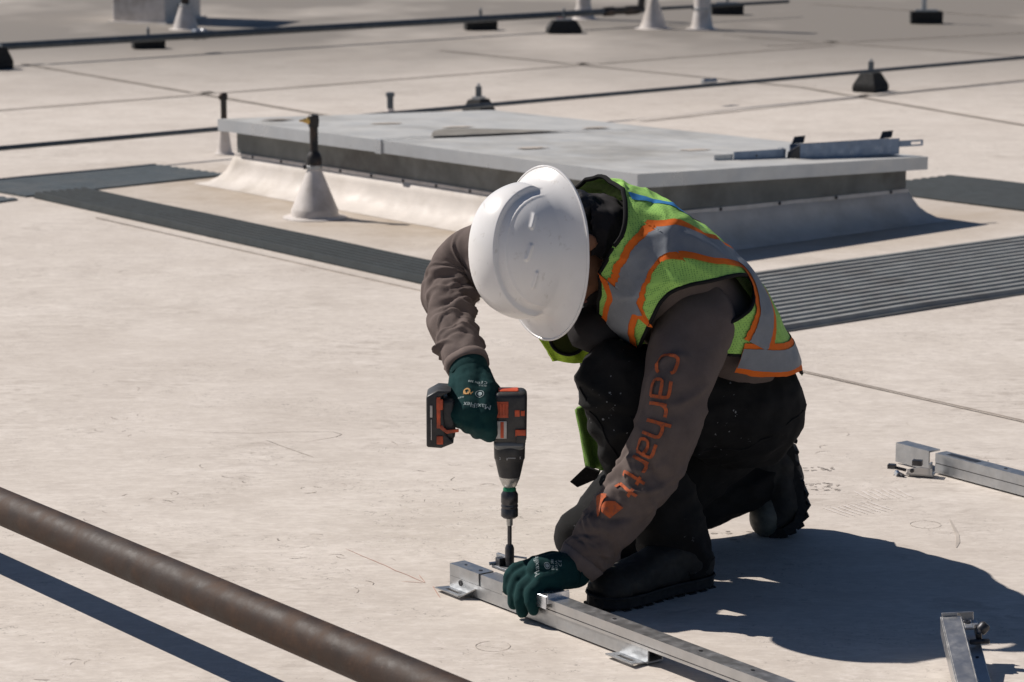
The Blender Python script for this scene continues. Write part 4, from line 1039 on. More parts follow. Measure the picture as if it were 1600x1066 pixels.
# trunk and limbs under the clothes
limb(mb, [NB, V(torso_rows[3][0]), V(torso_rows[1][0]), PEL], [.075, .105, .098, .09])
limb(mb, [V(near_rows[1][0]), V(near_rows[4][0]), V(near_rows[8][0])], [.055, .040, .027])
limb(mb, [V(torso_rows[4][0]), V(near_rows[1][0])], [.07, .055])
limb(mb, [V(torso_rows[4][0]), V(far_rows[0][0])], [.07, .040])
limb(mb, [V(far_rows[k][0]) for k in (0, 1, 2, 3, 4, 5, 7)], [.034, .034, .032, .030, .028, .026, .024])
limb(mb, [LH, LK, LA], [.08, .048, .035]); limb(mb, [RH, RK, RA], [.08, .042, .035])
body = remesh(mb, 0.006, 3)
body_o = link('body', body, M['skin'], person, True)
for s_ in (-1, 1):
    e = MB(); ball(e, hp(.032 * s_, .074, -.002), [rt * .0125, fw * .0125, cr * .0125], 16); link('eye', recalc(mesh(e.v, e.f)), M['eye'], body_o, True)
    e = MB(); ball(e, hp(.032 * s_, .0845, -.004), [rt * .006, fw * .003, cr * .006], 12); link('iris', recalc(mesh(e.v, e.f)), M['iris'], body_o, True)
    seam_tube('eyebrow', [hp(.016 * s_, .094, .016), hp(.032 * s_, .092, .021), hp(.05 * s_, .082, .016)], [.0025, .0038, .002], M['hair'], body_o)
e = MB(); ball(e, hp(0, .0985, -.0535), [rt * .021, fw * .004, cr * .0035], 12); ball(e, hp(0, .0975, -.0625), [rt * .019, fw * .005, cr * .0045], 12)
link('lips', recalc(mesh(e.v, e.f)), M['lips'], body_o, True)
mb = MB(); ball(mb, hp(0, -.024, .025), [rt * .083, fw * .090, cr * .098], 28)
for s_ in (-1, 1): ball(mb, hp(.066 * s_, -.022, .002), [rt * .016, fw * .022, cr * .04])
ball(mb, hp(0, -.075, -.04), [rt * .066, fw * .036, cr * .055], 20)
hme = remesh(mb, .005, 2); displace(hme, lambda c: .004 * nz(c.x * 60, c.y * 60, c.z * 60) + .002 * nz(c.x * 140, c.y * 140, c.z * 140))
link('hair', hme, M['hair'], person, True)
# shirt collar and hood folds round the neck
col_rows = [((0.1837, 4.925, 0.642), .088, .074, .085), ((0.1595, 4.912, 0.6559), .084, .073, .080), ((0.1415, 4.905, 0.6618), .079, .072, .076), ((0.1249, 4.9, 0.6625), .074, .070, .072)]
colL = Loft(col_rows, UP, lambda u, v: .008 * nz(u * 4, math.cos(rad(v)) * 2.2, math.sin(rad(v)) * 2.2) + .004 * nz(u * 9, math.cos(rad(v)) * 5, math.sin(rad(v)) * 5))
co = link('collar', colL.grid(24, 64, v0=-112, v1=125), M['collar'], person, True); m_ = co.modifiers.new('t', 'SOLIDIFY'); m_.thickness = .004
mbc = MB(); ball(mbc, V((0.1548, 4.92, 0.4815)), [V(.05, 0, .02), V(0, .07, 0), V(-.02, 0, .040)], 20); ball(mbc, V((0.1819, 4.955, 0.5359)), [V(.05, 0, .02), V(0, .06, 0), V(-.02, 0, .06)], 20); mc = recalc(mesh(mbc.v, mbc.f)); displace(mc, lambda c: .006 * nz(c.x * 40, c.y * 40, c.z * 40)); link('collar_front', mc, M['collar'], person, True)

# ------------------------------------------------------------------ hard hat
def smooth01(x): x = min(max(x, 0), 1); return x * x * (3 - 2 * x)
def hat_point(t_, ph):
    """t 0..1 crown to dome foot, 1..2 across the brim; ph angle from his right"""
    cp, sp = math.cos(ph), math.sin(ph)
    a, b, h = .097, .118, .128
    if t_ <= 1:
        an = t_ * 1.46; r = math.sin(an) ** .92; z = h * math.cos(an) ** .80
        x, y = a * r * cp, b * r * sp
        band = smooth01((.036 - abs(x)) / .0045)              # raised centre band, with a fine bead beside it
        lift = (.0095 * band + .0013 * math.exp(-((abs(x) - .050) / .0020) ** 2)) * smooth01((z - .010) / .03)
        n = Vector((x / a ** 2, y / b ** 2, z / h ** 2)).normalized()
        x, y, z = Vector((x, y, z)) + n * lift
        # pressed ribs on both flanks
        for (ry, rz, ang_) in ((-.055, .070, .5), (.0, .085, .3), (.05, .070, .0)):
            dy, dz = y - ry, z - rz; du = dy * math.cos(ang_) + dz * math.sin(ang_); dv = -dy * math.sin(ang_) + dz * math.cos(ang_)
            if abs(x) > .05: 
                g = .0042 * math.exp(-(dv / .0030) ** 2) * smooth01((.017 - abs(du)) / .004); x += g * n.x; z += g * n.z
    else:
        f = t_ - 1; ext = .028 + .014 * max(0, sp) ** 2 + .003 * max(0, -sp)
        r = 1 + f * ext / ((a + b) / 2)
        x, y = a * r * cp, b * r * sp; z = h * math.cos(1.46) ** .80 * math.exp(-f * 4.5) - .010 * f - .006 * f * f - .004 * f * abs(sp)
    return HATC + rt * x + fw * y + cr * (z + .004)
def hat_mesh(nt=120, nb=16, npn=260):
    ts = [i / nt for i in range(1, nt + 1)] + [1 + (i + 1) / nb for i in range(nb)]
    vs = [hat_point(0.0001, 0)]; fs = []
    for t_ in ts:
        for k in range(npn): vs.append(hat_point(t_, 2 * math.pi * k / npn))
    for k in range(npn): fs.append((0, 1 + k, 1 + (k + 1) % npn))
    for i in range(len(ts) - 1):
        for k in range(npn): k2 = (k + 1) % npn; fs.append((1 + i * npn + k, 1 + i * npn + k2, 1 + (i + 1) * npn + k2, 1 + (i + 1) * npn + k))
    return recalc(mesh(vs, fs))
hat = link('hard_hat', hat_mesh(), M['hat'], person, True); tag(hat, 'scuffed white full-brim hard hat')
m_ = hat.modifiers.new('t', 'SOLIDIFY'); m_.thickness = .003; m_.offset = -1
hb = MB().tube([hat_point(2.0, 2 * math.pi * k / 90) for k in range(91)], .0026, 8, False).build('brim_rim', M['hat'], hat, True)
random.seed(11)
dv_, df_ = [], []
for k in range(9):                        # smears of dried mud where the dome meets the front brim
    ph = rad(random.uniform(48, 80)); t0 = random.uniform(.93, 1.02); n0 = len(dv_)
    for j in range(8):
        a = j * math.pi / 4; p = hat_point(t0 + .018 * math.cos(a) * random.uniform(.3, 1.1), ph + .06 * math.sin(a) * random.uniform(.3, 1.2)); dv_.append(p + (p - HC).normalized() * .0012)
    df_.append(tuple(range(n0, n0 + 8)))
link('mud_smear', recalc(mesh(dv_, df_)), M['hat_dirt'], hat)

# ------------------------------------------------------------------ gloves
def glove(parts_palm, fingers, name, wrist, label=None):
    mb = MB()
    for pts, rs in parts_palm: limb(mb, pts, rs, 16)
    for pts, rs in fingers: limb(mb, pts, rs, 14)
    me = remesh(mb, 0.0026, 4, .5)
    displace(me, lambda c: .0012 * nz(c.x * 45, c.y * 45, c.z * 45) + .0006 * nz(c.x * 120, c.y * 120, c.z * 120))
    o = link(name, me, M['glove'], person, True)
    return o, BVHTree.FromPolygons([v.co for v in me.vertices], [p.vertices[:] for p in me.polygons])
# near (left) hand: palm over the rail, four fingers hooked down its near side, thumb behind
YN = 4.69
nw_ = V(near_rows[8][0])
palm = [([(0.1123, 4.7, 0.0771), (0.0781, 4.665, 0.0868), (0.0504, 4.652, 0.0905)], [.030, .031, .025]), ([(0.1073, 4.685, 0.0717), (0.0732, 4.645, 0.077), (0.0548, 4.632, 0.0771)], [.026, .025, .018]),
        ([(0.1044, 4.71, 0.0791), (0.0717, 4.695, 0.0881), (0.0439, 4.688, 0.0888)], [.026, .025, .018])]
fing = [([(0.0439, 4.688, 0.0888), (0.0069, 4.682, 0.0821), (-0.0035, 4.674, 0.07), (-0.0069, 4.672, 0.048)], [.0150, .0136, .0130, .0108]),
        ([(0.0437, 4.668, 0.086), (0.0092, 4.662, 0.0687), (0.0034, 4.656, 0.0513), (0.0034, 4.653, 0.026)], [.0155, .0142, .0135, .0112]),
        ([(0.0481, 4.648, 0.0797), (0.0194, 4.638, 0.0589), (0.016, 4.632, 0.0416), (0.0183, 4.63, 0.0173)], [.0155, .0140, .0133, .0112]),
        ([(0.0571, 4.632, 0.076), (0.0342, 4.616, 0.0593), (0.033, 4.61, 0.0433), (0.0387, 4.608, 0.0274)], [.0145, .0130, .0122, .0102]),
        ([(0.0788, 4.705, 0.0829), (0.0536, 4.735, 0.0674), (0.0374, 4.748, 0.0492), (0.0257, 4.745, 0.038)], [.018, .0150, .0135, .0110])]
glove_n, bvh_gn = glove(palm, fing, 'glove', nw_)
# far (right) hand: wraps the drill handle, back of the hand to the camera
fw_ = V(far_rows[7][0])
palm = [([(-0.0789, 4.85, 0.4177), (-0.0737, 4.815, 0.3889), (-0.0732, 4.775, 0.3568)], [.033, .034, .030]), ([(-0.0918, 4.845, 0.4079), (-0.096, 4.815, 0.3782), (-0.0956, 4.785, 0.3487)], [.024, .024, .022]),
        ([(-0.0611, 4.84, 0.409), (-0.0502, 4.8, 0.3849), (-0.0487, 4.765, 0.3531)], [.024, .026, .024])]
fing = [([(-0.0441, 4.762, 0.3596), (-0.0406, 4.758, 0.3273), (-0.0396, 4.775, 0.3092), (-0.047, 4.82, 0.2991)], [.0160, .0150, .0142, .012]),
        ([(-0.0603, 4.762, 0.3537), (-0.0591, 4.756, 0.3325), (-0.0582, 4.775, 0.3164), (-0.0646, 4.82, 0.3039)], [.0160, .0150, .0142, .012]),
        ([(-0.0778, 4.768, 0.3524), (-0.0778, 4.762, 0.3359), (-0.0769, 4.78, 0.3236), (-0.0823, 4.82, 0.3135)], [.0155, .0145, .0138, .012]),
        ([(-0.0954, 4.778, 0.3526), (-0.0953, 4.772, 0.3408), (-0.0945, 4.787, 0.3316), (-0.0987, 4.82, 0.3231)], [.0145, .0135, .0128, .011]),
        ([(-0.0517, 4.835, 0.3992), (-0.0329, 4.835, 0.3776), (-0.0283, 4.838, 0.3505), (-0.033, 4.84, 0.3284)], [.0175, .0145, .0135, .0115])]
glove_f, bvh_gf = glove(palm, fing, 'glove', fw_)
for (o, L, w0, w1, r) in ((glove_n, nearL, nw_, V((0.0874, 4.672, 0.0837)), .0345), (glove_f, farL, fw_, V((-0.0775, 4.835, 0.4016)), .0355)):
    d = (w1 - w0).normalized()
    MB().lathe(w0 - d * .012, [(r * .90, 0), (r * .97, .004), (r * 1.02, .014), (r * 1.02, .028), (r * .98, .032)], d, 28).build('knit_wrist', M['glove'], o, True)
def text_on(s, org, xd, yd, size, target, mat, parent, name, off=.0009, spacing=1.0):
    """flat lettering laid on a curved surface; org is the lower left corner near that surface"""
    cu = bpy.data.curves.new('t', 'FONT'); cu.body = s; cu.size = size; cu.space_character = spacing; cu.resolution_u = 2
    ob = bpy.data.objects.new('t', cu); COL.objects.link(ob)
    dg = bpy.context.evaluated_depsgraph_get(); me = bpy.data.meshes.new_from_object(ob.evaluated_get(dg))
    bpy.data.objects.remove(ob)
    bm = bmesh.new(); bm.from_mesh(me); bmesh.ops.triangulate(bm, faces=bm.faces[:]); bmesh.ops.subdivide_edges(bm, edges=bm.edges[:], cuts=1, use_grid_fill=True); bm.to_mesh(me); bm.free()
    org, xd, yd = V(org), V(xd).normalized(), V(yd); yd = (yd - xd * yd.dot(xd)).normalized()
    nn = xd.cross(yd)
    for v in me.vertices:
        p = org + xd * v.co.x + yd * v.co.y
        hit = target.ray_cast(p + nn * .04, -nn, .09) if target else (None,)
        v.co = (hit[0] + nn * off) if hit[0] is not None else p
    me.update()
    return link(name, me, mat, parent)

# lettering and marks on the gloves
_t = lambda a, b: (V(b) - V(a))
g0, gx, gy = (-0.0416, 4.75, 0.374), _t((-0.0418, 4.77, 0.3674), (-0.0933, 4.79, 0.3631)), _t((-0.0697, 4.77, 0.3698), (-0.0694, 4.75, 0.3445))
text_on('MaxiFlex', (-0.0415, 4.74, 0.3774), gx, gy, .0135, bvh_gf, M['glove_print'], glove_f, 'glove_lettering')
text_on('ATG', (-0.0741, 4.76, 0.3979), gx, gy, .0095, bvh_gf, M['glove_gold'], glove_f, 'glove_lettering')
text_on('CE', (-0.0465, 4.78, 0.4104), gx, gy, .0085, bvh_gf, M['glove_print'], glove_f, 'glove_lettering', spacing=1.4)
text_on('EN 388', (-0.0604, 4.78, 0.4104), gx, gy, .0065, bvh_gf, M['glove_print'], glove_f, 'glove_lettering')
text_on('4131A', (-0.0453, 4.78, 0.4009), gx, gy, .0055, bvh_gf, M['glove_print'], glove_f, 'glove_lettering')
text_on('34-874', (-0.0836, 4.77, 0.3793), gx, gy, .005, bvh_gf, M['glove_print'], glove_f, 'glove_lettering')
hx, hy = _t((0.0478, 4.625, 0.0921), (0.0459, 4.665, 0.1082)), _t((0.0515, 4.65, 0.0969), (0.0286, 4.65, 0.0958))
text_on('MaxiFlex', (0.0489, 4.62, 0.0911), hx, hy, .0125, bvh_gn, M['glove_print'], glove_n, 'glove_lettering')
text_on('EN 388', (0.0753, 4.63, 0.0942), hx, hy, .0065, bvh_gn, M['glove_print'], glove_n, 'glove_lettering')
text_on('4131A', (0.0821, 4.63, 0.0954), hx, hy, .0065, bvh_gn, M['glove_print'], glove_n, 'glove_lettering')
text_on('CE', (0.0891, 4.64, 0.095), hx, hy, .0080, bvh_gn, M['glove_print'], glove_n, 'glove_lettering', spacing=1.4)
def ring_on(c, xd, yd, r, w, target, mat, parent, fill=False):
    c, xd, yd = V(c), V(xd).normalized(), V(yd); yd = (yd - xd * yd.dot(xd)).normalized(); nn = xd.cross(yd); vs = []; fs = []; n = 24
    for k in range(n):
        for q in (r - w, r):
            p = c + xd * q * math.cos(k * 2 * math.pi / n) + yd * q * math.sin(k * 2 * math.pi / n); h = target.ray_cast(p + nn * .04, -nn, .09); vs.append((h[0] + nn * .001) if h[0] is not None else p)
    for k in range(n): a = 2 * k; b = 2 * ((k + 1) % n); fs.append((a, a + 1, b + 1, b))
    if fill: fs.append(tuple(range(0, 2 * n, 2)))
    return link('glove_emblem', mesh(vs, fs), mat, parent)
ring_on((0.0628, 4.635, 0.0987), hx, hy, .0055, .001, bvh_gn, M['glove_print'], glove_n); ring_on((0.0628, 4.635, 0.0987), hx, hy, .0032, .001, bvh_gn, M['glove_print'], glove_n, True)
ring_on((-0.0568, 4.77, 0.3852), gx, gy, .0075, .001, bvh_gf, M['glove_print'], glove_f); ring_on((-0.0568, 4.77, 0.3852), gx, gy, .004, .001, bvh_gf, M['glove_print'], glove_f, True)
ring_on((-0.0823, 4.77, 0.3923), gx, gy, .0068, .003, bvh_gf, M['glove_gold'], glove_f)

# ================================================================== cordless drill (bit pointing straight down)
DX, DY, DT = -0.0045, 4.800, 0.052       # tip of the socket
drill = empty('cordless_drill', V(DX, DY, DT), 'black and orange cordless drill held bit-down in the far glove', 'drill')
ax0 = V(DX, DY, 0)
def dz(py): return 0.052 + (892 - py) / 848.0 * 1.018       # picture rows of the drill to heights
def dpart(name, prof, mat, n=28, smooth=40): return MB().lathe(ax0, [(r, dz(y)) for r, y in prof], n=n).build(name, mat, drill, smooth)
dpart('socket', [(.0062, 892), (.0085, 890), (.0085, 860), (.0062, 855)], M['steel_dark'])
dpart('shank', [(.0042, 857), (.0042, 822), (.0034, 822)], M['steel_dark'], 6)
dpart('bit_holder_collar', [(.0058, 824), (.0060, 812), (.0045, 811)], M['chuck'])
dpart('bit_holder', [(.012, 812), (.0158, 809), (.0158, 798), (.0150, 797), (.0150, 795), (.0158, 794), (.0158, 792), (.0150, 791), (.0150, 789), (.0158, 788), (.0158, 775), (.0125, 770), (.0118, 768)], M['steel_dark'], 36)
dpart('bit_holder_ring', [(.0122, 771), (.0122, 766), (.009, 762)], M['green_metal'])
dpart('hex_adapter', [(.0048, 764), (.0048, 750)], M['chuck'], 6)
dpart('chuck_nose', [(.009, 764), (.0125, 762), (.0190, 750), (.0195, 746)], M['chuck'], 32)
dpart('chuck_sleeve', [(.0195, 747), (.0205, 744), (.0262, 722), (.0270, 719)], M['drill_black'], 36)
dpart('clutch_ring', [(.0270, 720), (.0282, 718), (.0288, 700), (.0272, 697)], M['drill_black'], 36)
def rbox(cx, cy, z0, z1, hx_, hy_, mat, name, bev=.006, taper=1.0, parent=None):
    p = [V(DX + cx + sx * hx_ * k, DY + cy + sy * hy_ * k, z) for z, k in ((z0, taper), (z1, 1.0)) for sx, sy in ((-1, -1), (1, -1), (1, 1), (-1, 1))]
    return MB().hexa(p).build(name, mat, parent or drill, 40, bevel=bev, seg=4)
rbox(0, 0, dz(702), dz(686), .0290, .0290, M['drill_grey'], 'gear_housing', .010)
bodyd = rbox(.001, 0, dz(692), dz(612), .0312, .0310, M['drill_black'], 'motor_housing', .011, .96)
rbox(-.002, -.0, dz(616), dz(610.5), .019, .017, M['drill_orange'], 'rear_cap', .003, 1.0, bodyd)
# orange side vents, plate and selectors on the faces turned to the camera
for k in range(4): rbox(-.0225 + k * .0058, -.0312, dz(647), dz(628), .0020, .0016, M['drill_orange'], 'vent_rib', .0006, 1, bodyd)
rbox(-.0140, -.0305, dz(650), dz(625), .0120, .0010, M['drill_orange'], 'vent_frame', .0006, 1, bodyd)
pl = rbox(-.0150, -.0312, dz(682), dz(655), .0098, .0012, M['drill_plate'], 'name_plate', .0006, 1, bodyd)
rbox(-.0135, -.0326, dz(681), dz(656), .0030, .0006, M['drill_orange'], 'plate_stripe', .0002, 1, pl)
rbox(.014, -.0310, dz(648), dz(638), .0045, .0012, M['drill_orange'], 'maker_mark', .0004, 1, bodyd); rbox(.024, -.0308, dz(647), dz(639), .0035, .0012, M['drill_orange'], 'maker_mark', .0004, 1, bodyd)
rbox(.020, -.0318, dz(678), dz(668), .0095, .0022, M['drill_orange'], 'speed_selector', .001, 1, bodyd)
rbox(.021, -.0325, dz(688), dz(677), .0085, .0022, M['drill_black'], 'mode_selector', .001, 1, bodyd)
for (x, y, a) in ((-.019, 712, '2'), (-.006, 713, '8'), (.018, 711, '5')):
    text_on(a, V(DX + x, DY - .03, dz(y + 3)), (1, 0, 0), (0, 0, 1), .0062, None, M['white_mark'], drill, 'clutch_number')
rbox(.004, -.0290, dz(713.2), dz(712.4), .007, .0004, M['white_mark'], 'clutch_mark', 0)
# handle to the left with trigger, battery at its end
hz = dz(655)
handle = MB().tube([V(DX - .020, DY, hz), V(DX - .045, DY, hz + .002), V(DX - .075, DY, hz + .004), V(DX - .100, DY, hz + .004), V(DX - .118, DY, hz + .003)], [.024, .0205, .0185, .0190, .024], 20).build('handle', M['drill_black'], drill, True)
rbox(-.042, 0, hz - .034, hz - .016, .011, .008, M['drill_orange'], 'trigger', .004)
ft = rbox(-.113, 0, hz - .036, hz + .040, .014, .030, M['drill_black'], 'battery_foot', .008)
bt = MB().prism([V(DX - .151, DY - .036, hz - .048), V(DX - .124, DY - .036, hz - .050), V(DX - .100, DY - .036, hz - .040), V(DX - .116, DY - .036, hz - .024), V(DX - .124, DY - .036, hz + .046), V(DX - .104, DY - .036, hz + .056), V(DX - .130, DY - .036, hz + .058), V(DX - .151, DY - .036, hz + .046)], (0, .072, 0)).build('battery', M['drill_black'], drill, 40, bevel=.004, seg=3)
rbox(-.1285, -.0365, hz - .012, hz + .046, .0035, .0022, M['drill_orange'], 'battery_trim', .001, 1, bt)
MB().prism([V(DX - .127, DY - .0385, hz - .012), V(DX - .114, DY - .0385, hz - .022), V(DX - .092, DY - .0385, hz - .019), V(DX - .092, DY - .0385, hz - .013), V(DX - .114, DY - .0385, hz - .015), V(DX - .123, DY - .0385, hz - .006)], (0, .003, 0)).build('battery_trim', M['drill_orange'], bt, bevel=.0008)
rbox(-.1265, -.0362, hz - .042, hz - .026, .006, .0022, M['drill_orange'], 'release_button', .0015, 1, bt)
rbox(-.1265, -.0362, hz + .022, hz + .042, .006, .0030, M['drill_orange'], 'battery_latch', .0015, 1, bt)
rbox(-.1420, -.0362, hz + .008, hz + .030, .0022, .0008, M['drill_plate'], 'battery_label', .0003, 1, bt); rbox(-.1420, -.0362, hz - .034, hz + .004, .0008, .0006, M['drill_plate'], 'battery_label', .0002, 1, bt)

# ================================================================== rails on the roof
def extrude(name, prof, o, d, side, s0, s1, mat, parent, bevel=0.0):
    """profile points (offset along side, height) pushed along d from s0 to s1"""
    o, d, side = V(o), V(d).normalized(), V(side).normalized()
    poly = [o + d * s0 + side * a + V(0, 0, z) for a, z in prof]
    return MB().prism(poly, d * (s1 - s0)).build(name, mat, parent, bevel=bevel, seg=1)
def flat(v): v = V(v); return V(v.x, v.y, 0)
def slot_plate(name, o, d, side, s0, s1, w0, w1, z, th, mat, parent, tilt=0.0):
    """flange with a long slot"""
    o, d, side = V(o), V(d).normalized(), V(side).normalized()
    def p(s, w, zz): return o + d * s + side * w + V(0, 0, zz + tilt * (w - w0))
    a, b = s0 + (s1 - s0) * .24, s1 - (s1 - s0) * .20; c, e = w0 + (w1 - w0) * .38, w0 + (w1 - w0) * .68
    out = [(s0, w0), (s1, w0), (s1, w1), (s0, w1)]; inn = [(a, c), (b, c), (b, e), (a, e)]
    vs = []; fs = []
    for zz in (z, z + th):
        vs += [p(s, w, zz) for s, w in out] + [p(s, w, zz) for s, w in inn]
    for k in range(4):
        k2 = (k + 1) % 4
        fs += [(k, k2, 4 + k2, 4 + k), (8 + k, 8 + k2, 12 + k2, 12 + k), (k, k2, 8 + k2, 8 + k), (4 + k, 4 + k2, 12 + k2, 12 + k)]
    return link(name, recalc(mesh(vs, fs)), mat, parent)
A = flat((-0.1158, 4.8396, 0)); B = flat((0.2297, 4.3691, 0)); d1 = (B - A).normalized(); inn = V(-d1.y, d1.x, 0)
if inn.y < 0: inn = -inn                   # away from the camera
LB = (B - A).length
base = empty('footed_channel', A, 'galvanised channel with two slotted feet under the near glove', 'channel')
extrude('channel', [(0, .004), (0, .0275), (.003, .0275), (.003, .007), (.031, .007), (.031, .0275), (.034, .0275), (.034, .004)], A, d1, inn, 0, LB, M['galv'], base)
extrude('end_cap', [(0.0, .028), (0.0, .0505), (.034, .0505), (.034, .048), (.003, .048), (.003, .028)], A, d1, inn, 0, .092, M['galv'], base)
extrude('end_cap', [(0.0, .028), (0.0, .0505), (.034, .0505), (.034, .048), (.003, .048), (.003, .028)], A, d1, inn, .100, .165, M['galv'], base)
extrude('end_web', [(.031, .028), (.031, .0475), (.034, .0475), (.034, .028)], A, d1, inn, 0.002, .165, M['galv'], base)
MB().lathe(A + d1 * .035 - inn * .0005 + V(0, 0, .020), [(.0055, 0), (.0055, .001), (.003, .0012), (.003, .0005)], -inn, 14).build('bolt_hole', M['screw'], base)
MB().lathe(A + d1 * .028 + inn * .017 + V(0, 0, .0500), [(.003, 0), (.003, .0012)], n=12).build('top_hole', M['screw'], base)
MB().lathe(A + d1 * .075 + inn * .017 + V(0, 0, .0500), [(.004, 0), (.004, .0012)], n=12).build('top_hole', M['screw'], base)
slot_plate('slotted_foot', A, d1, -inn, -.006, .068, -.002, .030, .003, .0025, M['galv'], base, .10)
slot_plate('slotted_foot', A, d1, -inn, LB - .078, LB - .006, -.002, .030, .003, .0025, M['galv'], base, .10)
MB().prism([A + d1 * .068 - inn * .028 + V(0, 0, .006), A + d1 * .068 + V(0, 0, .005), A + d1 * .082 + V(0, 0, .020), ], V(0, 0, -.0025)).build('foot_gusset', M['galv'], base)
rail = empty('long_rail', A + d1 * .19, 'long aluminium mounting rail leaving the photo at bottom right', 'rail')
extrude('rail_body', [(-.002, .0285), (-.002, .0335), (.001, .0335), (.001, .0355), (-.002, .0355), (-.002, .0525), (.034, .0525), (.034, .0285)], A, d1, inn, .168, 2.6, M['alu'], rail)
extrude('groove_shade', [(-.0012, .0334), (-.0012, .0356), (.0022, .0356), (.0022, .0334)], A, d1, inn, .1682, 2.598, M['screw'], rail)  # dark strip laid in the groove to stand for its shade
for s_ in (.47, .70, .83, 1.1): MB().lathe(A + d1 * s_ + inn * .018 + V(0, 0, .0520), [(.0038, 0), (.0038, .0012)], n=12).build('rail_hole', M['screw'], rail)
# clamp the screw goes into, and the zinc clip right of the glove
cl = empty('rail_clamp', V(DX, DY, .05), 'small bolted clamp under the drill socket', 'clamp')
cc_ = V(DX - .004, DY + .006, .0)
MB().box(cc_ + V(-.008, .012, .061), d1 * .018, inn * .003, V(0, 0, .012)).build('back_plate', M['galv'], cl, bevel=.001)
MB().box(cc_ + V(-.004, -.008, .0535), d1 * .024, inn * .014, V(0, 0, .003)).build('clamp_foot', M['galv'], cl, bevel=.001)
MB().box(cc_ + V(-.012, .0, .062), d1 * .007, inn * .008, V(0, 0, .009)).build('clamp_block', M['steel_dark'], cl, bevel=.001)
MB().tube([cc_ + V(-.034, .0, .0585), cc_ + V(-.012, .004, .0600)], .0033, 10).build('bolt', M['zinc'], cl)
MB().tube([cc_ + V(.008, .014, .069), cc_ + V(.036, .010, .066)], .0022, 10).build('spring_rod', M['zinc'], cl)
clip = empty('rail_clip', A + d1 * .30, 'shiny bent zinc clip straddling the rail right of the near glove', 'clip')
so = .275
extrude('clip_top', [(-.008, .057), (-.008, .0595), (.040, .0595), (.040, .057)], A, d1, inn, so, so + .036, M['zinc'], clip, .0006)
extrude('clip_side', [(-.0105, .036), (-.0105, .0595), (-.0082, .0595), (-.0082, .036)], A, d1, inn, so, so + .036, M['zinc'], clip, .0006)
extrude('clip_side', [(.0402, .036), (.0402, .0595), (.0425, .0595), (.0425, .036)], A, d1, inn, so, so + .036, M['zinc'], clip, .0006)
MB().box(A + d1 * (so + .037) + inn * .016 + V(0, 0, .055), d1 * .0012, inn * .024, V(0, 0, .009)).build('clip_tab', M['zinc'], clip, bevel=.0005)

# second rail, lying at the right
A2 = flat((0.858, 5.8608, 0)); d2 = (flat((1.0842, 5.5312, 0)) - flat((0.949, 5.721, 0))).normalized(); in2 = V(-d2.y, d2.x, 0)
if in2.y < 0: in2 = -in2
r2 = empty('spare_rail', A2, 'galvanised rail with a loose clamp lying at the right edge of the roof', 'rail')
extrude('rail_body', [(0, .004), (0, .0238), (.002, .0238), (.002, .0258), (0, .0258), (0, .047), (.034, .047), (.034, .0445), (.003, .0445), (.003, .007), (.031, .007), (.031, .0445), (.034, .0445), (.034, .004)], A2, d2, in2, .125, 1.2, M['galv'], r2)
extrude('groove_shade', [(.0006, .0237), (.0006, .0259), (.0028, .0259), (.0028, .0237)], A2, d2, in2, .126, 1.19, M['screw'], r2)  # dark strip again, painting the shade inside this groove
extrude('end_cap', [(0, .004), (0, .0475), (.034, .0475), (.034, .044), (.003, .044), (.003, .004)], A2, d2, in2, 0, .105, M['galv'], r2)
extrude('rail_slot', [(.008, .0470), (.008, .0476), (.026, .0476), (.026, .0470)], A2, d2, in2, .15, .24, M['screw'], r2)
for s_ in (.32,): MB().lathe(A2 + d2 * s_ + in2 * .018 + V(0, 0, .0470), [(.004, 0), (.004, .001)], n=12).build('rail_hole', M['screw'], r2)
c2 = empty('loose_clamp', flat((0.8907, 5.7151, 0)), 'loose zinc clamp with bolt lying against the end of the right rail', 'clamp')
q = flat((0.8653, 5.7329, 0)); e = flat((0.9173, 5.7151, 0)); dq = (e - q).normalized(); nq = V(-dq.y, dq.x, 0)
MB().prism([q + V(0, 0, .004), e + V(0, 0, .004), e + V(0, 0, .022), q + dq * .030 + V(0, 0, .024), q + V(0, 0, .017)], nq * .0025).build('clamp_plate', M['alu'], c2, bevel=.0006)
MB().box((q + e) / 2 + nq * .016 + V(0, 0, .006), dq * .030, nq * .016, V(0, 0, .0016)).build('clamp_base', M['galv'], c2, bevel=.0006)
MB().box(e - dq * .006 + nq * .014 + V(0, 0, .018), dq * .0022, nq * .014, V(0, 0, .013)).build('clamp_end', M['galv'], c2, bevel=.0006)
MB().box(q + dq * .020 + nq * .014 + V(0, 0, .030), dq * .011, nq * .008, V(0, 0, .006)).build('nut_block', M['steel_dark'], c2, bevel=.001)
MB().lathe(q + dq * .011 - nq * .001 + V(0, 0, .0145), [(.0045, 0), (.0045, .002), (.002, .0025)], -nq, 12).build('rivet', M['screw'], c2)
MB().tube([q + nq * .012 + V(-.004, 0, .012), q - dq * .036 + nq * .012 + V(0, 0, .017)], .0035, 10).build('bolt', M['steel_dark'], c2, True)
MB().box(q - dq * .036 + nq * .012 + V(0, 0, .018), dq * .009, nq * .008, V(0, 0, .005)).build('bolt_head', M['steel_dark'], c2, bevel=.0015)
nt_ = empty('loose_nut', flat((0.8465, 5.7389, 0)), 'tiny loose nut on the roof beside the loose clamp', 'nut')
MB().lathe(flat((0.8465, 5.7389, 0)) + V(0, 0, .0065), [(.004, 0), (.0068, .0004), (.0068, .006), (.004, .0064)], V(-.9, -.4, .2), 6).build('nut_body', M['zinc'], nt_)
MB().tube([flat((0.8479, 5.7389, 0)) + V(0, 0, .006), flat((0.8561, 5.7269, 0)) + V(0, 0, .004)], .0042, 8).build('nut_stud', M['steel_dark'], nt_)

